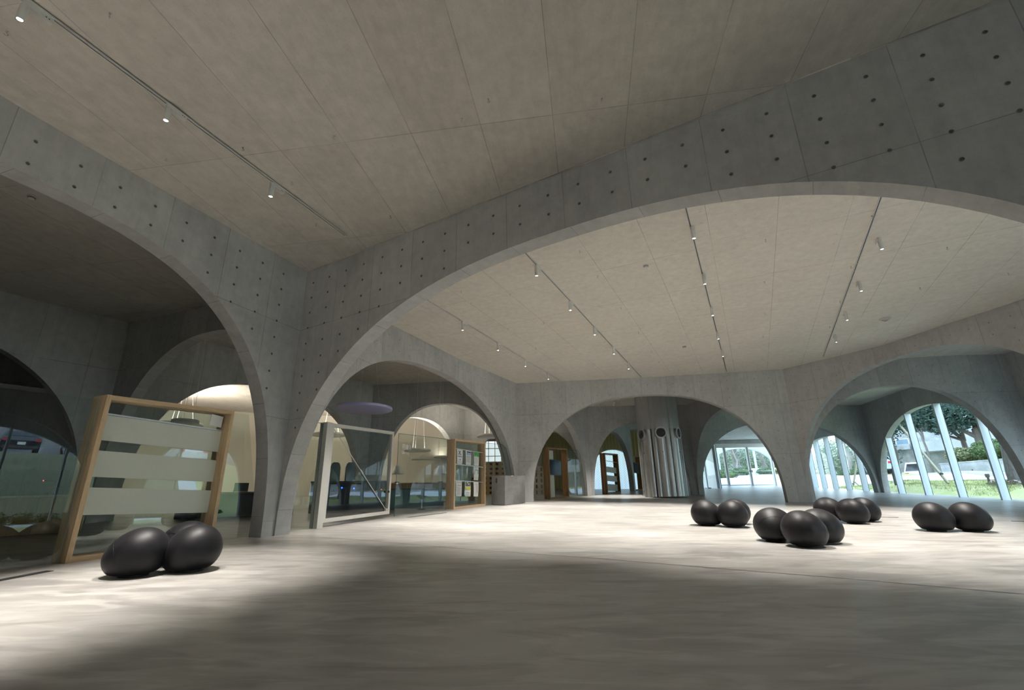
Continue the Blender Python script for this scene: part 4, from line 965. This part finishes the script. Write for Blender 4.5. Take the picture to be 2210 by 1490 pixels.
for j in range(len(gy)-1):
    for i in range(nx-1):
        q = [j*nx+i, j*nx+i+1, (j+1)*nx+i+1, (j+1)*nx+i]
        if all(in_poly(vs[k][0], vs[k][1], APRON) for k in q): continue
        if all(vs[k][0] < 13 and vs[k][1] < 36 for k in q): continue
        fs.append(q)
mb = MB(); mb.add(vs, fs, 0, smooth=True); gm = mb.mesh('ground', outside_mat())
at_ = gm.attributes.new('kind_of_ground', 'FLOAT', 'POINT'); at_.data.foreach_set('value', kinds)
go = link('ground', gm); struct(go, 'lawn and pale road outside the windows', 'ground')
def on(x, y): return (x, y, GZ1(x, y))
def kerb(pts, label, h=.12, w=.14, z=0.0):
    mb = MB(); p = [Vector(q) for q in pts]; vs = []
    for i, q in enumerate(p):
        d = (p[min(i+1, len(p)-1)]-p[max(i-1, 0)]).normalized(); n_ = Vector((-d.y, d.x))*w/2; g = GZ(q.x, q.y)-.05+z
        for s_, zz in ((1, -.1), (1, h), (-1, h), (-1, -.1)): vs.append((q.x+n_.x*s_, q.y+n_.y*s_, g+zz))
    mb.add(vs, [(4*i+k, 4*i+(k+1) % 4, 4*i+4+(k+1) % 4, 4*i+4+k) for i in range(len(p)-1) for k in range(4)]+[(0, 1, 2, 3), tuple(4*(len(p)-1)+k for k in (3, 2, 1, 0))])
    return tag(mb.build('kerb', M_kerb), label, 'kerb')
M_kerb = grainy('pinkish_kerb_stone', (.42, .36, .36), .8, .1); M_pale = concrete('pale_outdoor_concrete', (.50, .51, .50), 2.4, 1.2, stain=.22, streak=(3, .35))
kerb([(24.2, 34.6), (24.4, 31.0), (24.8, 28.0), (25.6, 24.5), (27, 20)], 'low kerb between the lawn and the road outside the big window', .10)
kerb([(29.5, 36.2), (30.0, 33.2), (30.2, 30.0), (31, 26)], 'pinkish kerb at the far side of the road below the planter wall', .16, .9)

# ------------------------------------------------------------------ vegetation
def leaf_mat(name, a, b): 
    m = mat(name, a, .6, spec=.25); B = NB(m); oc = B.coord('Object'); n = B.noise(oc, 1.3, 4); r = B.noise(oc, 9, 3)
    c = B.mix(B.ramp(n, [(.35, 0.0), (.65, 1.0)]), a, b); c = B.mix(.4, c, B.ramp(r, [(.3, tuple(x*.5 for x in a)), (.7, tuple(min(1, x*1.5) for x in b))])); B.l(c, B.b.inputs['Base Color']); return m
M_ever = leaf_mat('evergreen_leaves', (.035, .068, .058), (.060, .105, .085)); M_hedge = leaf_mat('hedge_leaves', (.05, .095, .035), (.11, .15, .05)); M_pale_l = leaf_mat('dry_pale_leaves', (.26, .24, .13), (.16, .20, .09))
M_litter = leaf_mat('leaf_litter', (.16, .12, .10), (.30, .26, .23)); M_bark = wood_mat('tree_bark', (.15, .13, .115), (.07, .06, .055), axis=(6, 6, 1.6), rough=.9); M_bare = wood_mat('pale_bark', (.30, .28, .24), (.18, .165, .14), axis=(6, 6, 1.6), rough=.9)
def leaves(blobs, n, size, seed, flat=.5, stem=0):
    r = random.Random(seed); vs = []; fs = []; tot = sum(b[3]*b[4]*b[5] for b in blobs)
    for (cx, cy, cz, rx, ry, rz) in blobs:
        for _ in range(int(n*rx*ry*rz/tot)+1):
            while True:
                p = Vector((r.uniform(-1, 1), r.uniform(-1, 1), r.uniform(-1, 1)))
                if .25 < p.length < 1: break
            p = p*(.55+.45*r.random()) if r.random() < .3 else p.normalized()*(.75+.28*r.random())
            c = Vector((cx+p.x*rx, cy+p.y*ry, cz+p.z*rz)); a = Vector((r.gauss(0, 1), r.gauss(0, 1), r.gauss(0, flat))).normalized(); b = a.cross(Vector((r.gauss(0, 1), r.gauss(0, 1), r.gauss(0, 1)))).normalized()
            s = size*r.uniform(.6, 1.3); k = len(vs)
            vs += [c-a*s, c+b*s*.42, c+a*s, c-b*s*.42]; fs.append((k, k+1, k+2, k+3))
    return MB().add(vs, fs)
def bent(p0, p1, r0, r1, seed, k=6, wob=.06):
    r = random.Random(seed); p0, p1 = Vector(p0), Vector(p1); L = (p1-p0).length; pts = []; rad = []
    for i in range(k+1):
        f = i/k; j = Vector((r.gauss(0, 1), r.gauss(0, 1), 0))*wob*L*.3*(f > 0)*(f < 1); pts.append(p0.lerp(p1, f)+j); rad.append((r0*(1.22 if i == 0 else 1)*(1-f)+r1*f))
    return pts, rad
def evergreen(x, y, h, r0, blobs, n, label, lean=(0, 0), size=.26, seed=1, group='evergreen trees outside the big window'):
    g = GZ(x, y)-.1; t = thing('evergreen_tree', label, 'tree', (x, y, g), 0, group)
    pts, rad = bent((0, 0, 0), (lean[0], lean[1], h), r0, r0*.6, seed); MB().path(pts, rad, 10).build('trunk', M_bark, t, fix=False)
    for i, (bx, by, bz, *_ ) in enumerate(blobs[:4]): p_, r_ = bent((lean[0]*.8, lean[1]*.8, h*.8), (bx, by, bz), r0*.4, .03, seed+i+5, 4); MB().path(p_, r_, 6).build('branch', M_bark, t, fix=False)
    leaves(blobs, n, size, seed).build('crown', M_ever, t, fix=False); return t
def bare_tree(x, y, h, r0, label, seed, lean=(0, 0), m=None, group='bare trees beyond the entrance'):
    g = GZ(x, y)-.1; t = thing('bare_tree', label, 'tree', (x, y, g), 0, group); r = random.Random(seed); m = m or M_bare
    top = Vector((lean[0], lean[1], h)); pts, rad = bent((0, 0, 0), top, r0, r0*.55, seed, 7); MB().path(pts, rad, 9).build('trunk', m, t, fix=False); mb = MB()
    def grow(p, d, L, rr, lv):
        q = p+d*L; mid = p.lerp(q, .5)+Vector((r.gauss(0, .05), r.gauss(0, .05), r.gauss(0, .03)))*L; mb.path([p, mid, q], [rr, rr*.75, rr*.5], 5, caps=False)
        if lv:
            for _ in range(3): grow(q if r.random() < .6 else mid, (d+Vector((r.gauss(0, .55), r.gauss(0, .55), r.gauss(.12, .35)))).normalized(), L*r.uniform(.55, .8), rr*.55, lv-1)
    for i in range(2, 8):
        for _ in range(2): grow(pts[i], Vector((r.gauss(0, .6), r.gauss(0, .6), r.uniform(.2, .9))).normalized(), h*r.uniform(.2, .36), r0*.32, 3)
    o = mb.build('branches', m, t, fix=False); o['kind'] = 'stuff'; return t
# beside the big window
evergreen(20.05, 26.2, 3.2, .19, [(.75, .2, 3.6, .95, 1.0, 1.1), (.4, .3, 1.5, .35, .35, .6), (1.3, -.1, 4.7, 1.4, 1.5, 1.1), (.25, .2, 2.5, .40, .40, .5)], 7000, 'evergreen tree with low side shoots at the left edge of the big window', (.15, 0), .075, 3)
evergreen(23.35, 23.3, 4.2, .30, [(-.2, .4, 4.9, 2.0, 2.0, 1.4), (.6, -1.0, 5.2, 2.2, 2.2, 1.4)], 7000, 'dark evergreen trunk leaning at the right edge of the big window', (-.15, .1), .09, 4)
evergreen(34.4, 36.3, 3.3, .42, [(0, 0, 5.0, 3.0, 3.0, 1.5), (-2.2, 1.8, 4.7, 2.2, 2.2, 1.3), (1.5, -1.6, 4.7, 2.4, 2.4, 1.3), (.2, .4, 6.8, 3.2, 3.2, 1.7), (-1.2, .8, 3.6, 1.5, 1.5, .6), (1.0, -.8, 3.5, 1.3, 1.3, .5)], 26000, 'broad dark evergreen tree behind the planter wall', (.1, 0), .135, 5)
evergreen(35.3, 38.2, 3.3, .24, [(-1.6, 1.8, 5.3, 2.6, 2.6, 1.4), (0, 0, 5.6, 2.4, 2.4, 1.6), (-3.4, 3.4, 5.1, 2.2, 2.2, 1.3), (-1.8, 2.2, 7.2, 3.2, 3.2, 1.8)], 22000, 'second dark evergreen tree with a thin straight trunk behind the planter', (-.1, .1), .135, 6)
evergreen(31.5, 37.6, 3.3, .10, [(0, 0, 5.0, 1.5, 1.5, 1.1), (.5, .4, 4.1, 1.1, 1.1, .7), (-.7, .5, 5.8, 1.7, 1.7, 1.3)], 9000, 'pale-lit evergreen crown in the upper left of the big window', (0, 0), .11, 8)
def stake(p0, p1, label, r=.06, group='wooden tree stakes on the lawn'):
    t = thing('tree_stake', label, 'stake', p0, 0, group); v = Vector(p1)-Vector(p0); MB().tube((0, 0, -.1), v, r, r*.9, 10).build('pole', M_pine, t)
    u = v.normalized(); MB().tube(v*.11-u*.03, v*.11+u*.03, r*1.25, n=10).build('binding', M_dark, t); return t
stake((20.25, 23.5, 1.80), (20.6, 25.95, 4.98), 'long sloping wooden stake behind the second mullion of the big window')
t = thing('lawn_post', 'short dark wooden post on the lawn in the big window', 'post', on(23.35, 24.75)); MB().tube((0, 0, -.1), (0, 0, .46), .05, n=8).build('post', M_bark, t); MB().box((.0, 0, .40), (.14, .10, .16)).build('head', M_bark, t)
s1 = stake(on(22.27, 33.2), (22.75, 32.9, 3.5), 'upright wooden stake on the lawn in the far arched window'); stake(on(22.62, 32.85), (22.36, 33.12, 2.25), 'short wooden prop against the upright stake in the far window', .045)
lit = leaves([(22.1, 21.6, GZ(22.1, 21.6)-.02, 1.5, 1.2, .10), (22.9, 22.4, GZ(22.9, 22.4), 1.3, .9, .12)], 1500, .09, 21, .3); tag(lit.build('leaf_litter', M_litter, fix=False), 'brown heap of dead leaves on the lawn at the right of the big window', 'leaf litter', None, 'stuff')
def grass_tufts():
    r = random.Random(12); vs = []; fs = []
    for _ in range(5200):
        f = r.random(); y = 20.6+r.random()*14; x = 19.6+(y-20)*.12+r.random()*5.2
        if min(seg_d(x, y, ROAD)-2.2, 9) < 0: continue
        g = GZ1(x, y)-.01
        for _ in range(3):
            a = r.uniform(0, 6.28); h = r.uniform(.05, .13); dx, dy = r.gauss(0, .05), r.gauss(0, .05); bx, by = x+r.gauss(0, .06), y+r.gauss(0, .06); k = len(vs)
            vs += [(bx-.012*math.cos(a), by-.012*math.sin(a), g), (bx+.012*math.cos(a), by+.012*math.sin(a), g), (bx+dx, by+dy, g+h)]; fs.append((k, k+1, k+2))
    o = MB().add(vs, fs).build('grass', leaf_mat('lawn_blades', (.30, .34, .13), (.44, .44, .22)), fix=False); tag(o, 'short patchy lawn outside the arched windows', 'grass', None, 'stuff')
grass_tufts()
def hedge(x, y, rx, ry, h, label, rz=0, n=1500, seed=2, m=None, name='clipped_hedge', size=.12, group='clipped hedges outside'):
    t = thing(name, label, 'hedge', on(x, y), rz, group); bl = []
    k = max(1, int(rx/ry))
    for i in range(k): bl.append(((i-(k-1)/2)*2*rx/k, 0, h*.5, rx/k*1.1, ry, h*.55))
    leaves(bl, n if name != 'clipped_hedge' else int(n*2.5), size if name != 'clipped_hedge' else size*.6, seed).build('foliage', m or M_hedge, t, fix=False)
    c = MB()
    for b in bl: c.lathe([(.001, -.72*b[5])]+[(.72*b[3]*math.cos(a), .72*b[5]*math.sin(a)) for a in [(-1.3+.26*q) for q in range(11)]]+[(.001, .72*b[5])], 14, (b[0], b[1], b[2]))
    c.build('inner_mass', m or M_hedge, t, fix=False); return t
# planter wall with shrubs, building behind
def wall_box(name, label, cat, a, b, h, th, m, z=-.3, parts=None, zb=None):
    a, b = Vector(a), Vector(b); d = b-a; L = d.length; zz = (min(GZ(*a), GZ(*b)) if zb is None else zb); t = thing(name, label, cat, (a.x, a.y, zz), math.atan2(d.y, d.x))
    MB().box((L/2, th/2, (h+z)/2), (L, th, h-z)).build('wall', m, t); return t, L
t, L = wall_box('planter_wall', 'low concrete planter wall with round holes beside the road', 'wall', (30.3, 35.4), (32.8, 27.5), .86, .3, M_pale)
for i in range(5): MB().tube((.6+i*1.25, -.004, .32), (.6+i*1.25, .02, .32), .045, n=10).build('weep_hole', M_dark, t)
MB().box((L/2, .15, .87), (L+.1, .36, .06)).build('coping', M_pale, t)
for i, (x, y, rx, h, m, sz) in enumerate([(31.6, 34.9, .9, 1.0, M_pale_l, .16), (32.2, 33.3, 1.1, 1.35, M_hedge, .13), (32.9, 31.8, 1.1, 1.2, M_hedge, .13), (33.2, 30.2, 1.2, 1.5, M_pale_l, .2)]):
    h_ = hedge(x, y, rx, rx*.85, h, ['pale feathery shrub at the left end of the planter wall', 'round green shrub above the planter wall', 'second round green shrub above the planter wall', 'tall pale grassy shrub at the right end of the planter wall'][i], 0, 3600, 30+i, m, 'planter_shrub', sz*.55, 'shrubs in the planter'); h_.location.z += .78
    
t = thing('concrete_building', 'pale concrete building with an overhanging upper storey across the road', 'building', (36.6, 47.6, 3.2), math.atan2(-3.9, 4.2)); zb = 3.2
MB().box((5.5, 3.5, 1.0), (13, 6, 3.0)).build('lower_wall', M_pale, t)
MB().prism([(1.6, -.9), (12, -1.6), (12, 3), (1.6, 3)], 1.95, 2.85).build('overhang', M_pale, t); MB().box((-.9, .2, 2.55), (4.6, 1.4, .5)).build('ledge', M_pale, t)
MB().box((5.5, 4.2, 3.6), (14, 5.0, 1.9)).build('upper_wall', M_pale, t)
for i in range(3):
    f = MB().box((-1.6+i*1.2, -.02+1.2, 3.15), (1.05, .1, .62)).build('window', M_lamp, t); MB().box((-1.6+i*1.2, -.08+1.2, 3.15), (.9, .04, .48)).build('pane', mat('blue_grey_pane', (.18, .26, .33), .15), f)
MB().box((-1.0, 1.5, 3.15), (4.4, .5, .9)).build('window_band', M_pale, t)
MB().box((2.0, .38, 1.62), (.34, .2, .22)).build('wall_lamp', M_lamp, t); MB().tube((6.4, .35, .0), (6.4, .35, 1.9), .07, n=8).build('downpipe', M_pale, t)
t = thing('road_sign', 'round red and white road sign at the right edge of the big window', 'sign', on(28.3, 28.4)); MB().tube((0, 0, -.1), (0, 0, 2.9), .035, n=8).build('pole', M_alu, t)
s_ = MB(); s_.tube((0, 0, 0), (0, .02, 0), .32, n=28); o = s_.build('disc', M_lamp, t); o.location = (0, -.05, 2.5); o.rotation_euler = (0, 0, -.75); m = MB(); pr = [(.32, -.001), (.32, -.006), (.235, -.006), (.235, -.001)]
vs = []
for r, z in pr:
    for k in range(28): a = 6.2832*k/28; vs.append((r*math.cos(a), z, r*math.sin(a)))
m.add(vs, [(i*28+k, i*28+(k+1) % 28, (i+1)*28+(k+1) % 28, (i+1)*28+k) for i in range(3) for k in range(28)]); m.build('red_ring', mat('sign_red', (.65, .05, .06), .5), o)

# ------------------------------------------------------------------ vehicles
M_cglass = mat('car_glass', (.015, .022, .028), .08); M_tyre = grainy('tyre_rubber', (.02, .02, .02), .8, .2); M_tail = mat('tail_lamp_red', (.45, .02, .03), .2); M_plate = mat('number_plate', (.75, .75, .72), .5)
def car(x, y, z, rz, label, col, kind='hatch', group='parked cars outside'):
    t = thing('car' if kind != 'van' else 'van', label, 'car' if kind != 'van' else 'van', (x, y, z), rz, group); m = mat('car_paint', col, .22, spec=.6, Coat_Weight=.6)
    # local: rear at -x, front at +x, body outline in x,z
    if kind == 'van': out = [(-1.66, .30), (-1.68, .85), (-1.62, 1.05), (-1.50, 1.78), (-1.3, 1.86), (.75, 1.86), (1.05, 1.75), (1.45, 1.08), (1.64, .95), (1.68, .32)]; Wd, wb, belt = 1.46, 1.15, 1.02
    elif kind == 'suv': out = [(-1.72, .36), (-1.76, .9), (-1.70, 1.02), (-1.58, 1.66), (-1.4, 1.73), (.2, 1.73), (.42, 1.66), (.75, 1.08), (1.55, 1.02), (1.70, .9), (1.72, .36)]; Wd, wb, belt = 1.66, 1.12, 1.03
    elif kind == 'sedan': out = [(-2.2, .30), (-2.24, .75), (-2.12, .98), (-1.45, 1.02), (-.95, 1.40), (-.6, 1.46), (.25, 1.46), (.55, 1.40), (1.15, .98), (2.0, .84), (2.2, .66), (2.22, .3)]; Wd, wb, belt = 1.78, 1.36, .98
    else: out = [(-2.0, .30), (-2.06, .78), (-1.98, .98), (-1.70, 1.06), (-1.28, 1.40), (-.95, 1.46), (.2, 1.46), (.5, 1.40), (1.1, .98), (1.85, .84), (2.02, .66), (2.04, .3)]; Wd, wb, belt = 1.78, 1.28, 1.0
    n = len(out); vs = []
    for yy, ins in ((-1, 1), (-1, 0), (1, 0), (1, 1)):
        for (px, pz) in out:
            top = max(0, (pz-belt))*.30; w = Wd/2-top-(.05 if ins else 0.0); vs.append((px*(.975 if ins else 1), yy*w, pz-(.03 if ins and pz > belt else 0)))
    mb = MB(); mb.add(vs, [(r*n+k, r*n+(k+1) % n, (r+1)*n+(k+1) % n, (r+1)*n+k) for r in range(3) for k in range(n)]+[tuple(range(n-1, -1, -1)), tuple(3*n+k for k in range(n))]); body = mb.build('body', m, t)
    hi = max(p[1] for p in out); roof = [p for p in out if p[1] > hi-.13]; xr0, xr1 = min(p[0] for p in roof), max(p[0] for p in roof)
    rear = [p for p in out if p[0] < xr0+.01 and p[1] >= belt-.01][-2:] if True else None
    lo = max([p for p in out if p[0] < xr0 and p[1] < hi-.2], key=lambda p: p[1]); f_lo = max([p for p in out if p[0] > xr1 and p[1] < hi-.2], key=lambda p: p[1])
    hi_r = (xr0, [p for p in roof if p[0] == xr0][0][1]); hi_f = (xr1, [p for p in roof if p[0] == xr1][0][1])
    def quad(a, b, nm, sgn):
        w0, w1 = Wd/2-max(0, a[1]-belt)*.3-.10, Wd/2-max(0, b[1]-belt)*.3-.10; ax, az, bx, bz = a[0]*.92+b[0]*.08, a[1]*.92+b[1]*.08, a[0]*.08+b[0]*.92, a[1]*.08+b[1]*.92; o_ = .012*sgn
        mb = MB(); mb.add([(ax+o_, -w0, az+.008), (ax+o_, w0, az+.008), (bx+o_, w1, bz+.008), (bx+o_, -w1, bz+.008)], [(0, 1, 2, 3)]); mb.build(nm, M_cglass, t, fix=False)
    quad(lo, hi_r, 'rear_window', -1); quad(f_lo, hi_f, 'windscreen', 1)
    for s in (-1, 1):
        zt = hi-.10; w0, w1 = Wd/2+.004, Wd/2-(zt-belt)*.3+.006
        xa, xb = lo[0]*.8+hi_r[0]*.2+.2, f_lo[0]*.85+hi_f[0]*.15-.1; mid = (xa+xb)/2
        for (p, q, pu, qu) in ((xa, mid-.04, hi_r[0]+.12, mid-.04), (mid+.04, xb, mid+.04, hi_f[0]-.06)):
            mb = MB(); mb.add([(p, s*w0, belt+.05), (q, s*w0, belt+.05), (qu, s*w1, zt), (pu, s*w1, zt)], [(0, 1, 2, 3)]); mb.build('side_window', M_cglass, t, fix=False)
        for wx in (-wb, wb):
            mb = MB(); mb.tube((wx, s*(Wd/2-.2), .31), (wx, s*(Wd/2+.01), .31), .31, n=18); wl = mb.build('wheel', M_tyre, t); mb = MB(); mb.tube((wx, s*(Wd/2), .31), (wx, s*(Wd/2+.02), .31), .19, n=14); mb.build('hubcap', M_alu, wl)
        re = min(out, key=lambda p: p[0]); MB().box((re[0]+.02, s*(Wd/2-.17), re[1]+.04), (.10, .28, .16)).build('tail_lamp', M_tail, t)
        fe = max(out, key=lambda p: p[0]); MB().box((fe[0]-.10, s*(Wd/2-.22), .70), (.16, .32, .13)).build('headlamp', M_lamp, t); MB().box((f_lo[0]-.25, s*(Wd/2+.08), belt+.08), (.12, .16, .12)).build('mirror', m, t)
    re = min(out, key=lambda p: p[0]); MB().box((re[0]-.01, 0, .62), (.03, .36, .17)).build('number_plate', M_plate, t); MB().box((re[0]+.04, 0, .40), (.12, Wd*.92, .16)).build('rear_bumper', M_black if kind == 'suv' else m, t)
    return t
car(36.1, 45.1, GZ(36.1, 45.1)-.05, D(52), 'small white van parked before the concrete building', (.72, .74, .74), 'van')
car(30.45, 41.7, GZ(30.45, 41.7)-.05, D(58), 'silver car with red tail lamps half hidden at the left of the big window', (.35, .40, .44), 'hatch')

# ------------------------------------------------------------------ beyond the entrance and the far window
hedge(22.7, 53.3, 1.15, .9, .95, 'rounded clipped hedge left of the entrance doors centre', 0, 1700, 41); hedge(27.4, 60.0, 1.1, .9, .95, 'second rounded hedge behind the nearer one through the entrance', 0, 1500, 42); hedge(28.0, 55.3, 1.0, .8, .7, 'low rounded hedge on the right through the entrance', 0, 1300, 43)
hedge(20.5, 57.0, 1.4, .9, .95, 'dark rounded hedge at the left through the entrance doors', 0, 1500, 44); hedge(30.9, 46.6, 3.4, .55, .62, 'long straight clipped hedge across the far arched window', D(-62), 3200, 45, size=.10)
hedge(31.5, 60.0, 2.2, .8, .75, 'clipped hedge strip in the distance through the entrance', D(-30), 1500, 46)
bare_tree(30.7, 68.4, 7.5, .45, 'thick bare tree in the middle of the entrance view', 51, (-.5, 0), M_bark); bare_tree(36.1, 71.4, 7.5, .28, 'leaning bare tree at the right of the entrance view', 52, (-2.2, .6), M_bark)
bare_tree(27.0, 63.5, 5.5, .09, 'slender bare tree with pale branches through the entrance', 53, (.3, 0)); bare_tree(29.0, 64.5, 5.5, .10, 'second slender bare tree with pale branches through the entrance', 54, (-.2, 0)); bare_tree(24.0, 60.5, 5.5, .09, 'thin leaning bare tree at the left of the entrance view', 55, (.6, 0))
bare_tree(32.5, 48.0, 6.5, .26, 'bare tree with forked trunk in the far arched window', 56, (-.4, .2)); bare_tree(33.4, 47.6, 6.0, .16, 'thinner bare tree beside the forked one in the far window', 57, (.2, .1)); bare_tree(29.5, 52.5, 6.0, .12, 'slim bare tree at the left of the far arched window', 58, (.2, .1))
t = thing('lamp_pole', 'pale blue-grey pole standing by the road beyond the entrance', 'pole', on(28.0, 57.5)); MB().tube((0, 0, -.1), (0, 0, 5.5), .13, .11, 12).build('pole', mat('pale_blue_paint', (.42, .52, .62), .5), t); MB().tube((0, 0, -.05), (0, 0, .12), .22, n=12).build('base', M_pale, t); MB().tube((0, 0, 5.5), (.7, 0, 5.7), .05, n=8).build('arm', M_alu, t)
wall_box('campus_wall', 'pale concrete building at the left beyond the entrance', 'building', (17.5, 60.5), (24.2, 58.2), 4.6, 3.0, M_pale)
bt, L = wall_box('far_building', 'pale low building far behind the bare trees', 'building', (26, 86), (48, 76), 5.0, 6.0, M_pale)
for i in range(9): f = MB().box((1.6+i*2.3, -.02, 1.9), (1.3, .08, .95)).build('window', M_lamp, bt); MB().box((1.6+i*2.3, -.07, 1.9), (1.1, .04, .78)).build('pane', mat('far_window_pane', (.16, .22, .27), .2), f)
M_paleg = leaf_mat('pale_green_leaves', (.20, .26, .20), (.30, .34, .25))
for i, (x, y, s, lab) in enumerate([(31, 77, 3.6, 'mid green bushy tree far behind the entrance on the left'), (38, 77, 4.0, 'mid green bushy tree far behind the entrance on the right'), (44, 66, 3.6, 'green bushy tree far behind the far arched window'), (38.5, 58.5, 3.0, 'green bushy tree behind the forked bare tree in the far window')]):
    g = GZ(x, y); t = thing('bushy_tree', lab, 'tree', (x, y, g-.1), 0, 'bushy trees in the distance'); MB().tube((0, 0, 0), (0, 0, s*.5), .2, n=8).build('trunk', M_bark, t); leaves([(0, 0, s*.7, s*.8, s*.8, s*.55), (s*.5, 0, s*.5, s*.5, s*.5, s*.4), (-s*.5, .3, s*.5, s*.5, s*.5, s*.4)], 6500, .15, 70+i).build('crown', M_paleg, t, fix=False)

# ------------------------------------------------------------------ the south side, seen only mirrored in the glass
t, L = wall_box('retaining_wall', 'tall ribbed concrete retaining wall mirrored in the left glass', 'wall', (33.6, 24.0), (33.4, -14.0), 7.5, .4, M_pale, zb=4.3)
for i in range(26): MB().box((.7+i*1.45, -.03, 3.7), (.10, .08, 7.4)).build('rib', M_pale, t)
for i, (x, y, c, k, l) in enumerate([(29.6, 4.6, (.01, .16, .42), 'suv', 'blue off-road car mirrored in the left glass'), (29.6, 7.9, (.02, .022, .03), 'hatch', 'black hatchback mirrored in the left glass'), (29.6, 13.0, (.03, .05, .12), 'sedan', 'dark blue saloon car mirrored behind the slatted frame'), (29.6, 16.0, (.6, .62, .64), 'sedan', 'white saloon car mirrored behind the slatted frame')]):
    car(x, y, GZ(x, y)-.05, D(2), l, c, k, 'parked cars on the upper street')
car(29.6, 10.9, GZ(29.6, 10.9)-.05, D(2), 'dark red hatchback mirrored at the edge of the slatted frame', (.16, .02, .03), 'hatch', 'parked cars on the upper street')
hedge(19.9, 5.0, 11.0, .45, .62, 'low flowering hedge along the foot of the bank, mirrored in the left glass', D(90), 5200, 61, size=.10)

nb, L = wall_box('neighbour_building', 'pale building right behind the glazed opening by the ducts', 'building', (7.0, 43.5), (15.0, 46.5), 5.5, 3.0, M_pale)
for i in range(4): f = MB().box((1.3+i*1.9, -.02, 1.9), (1.0, .08, 1.3)).build('window', M_lamp, nb); MB().box((1.3+i*1.9, -.07, 1.9), (.84, .04, 1.14)).build('pane', mat('near_window_pane', (.16, .22, .27), .2), f)
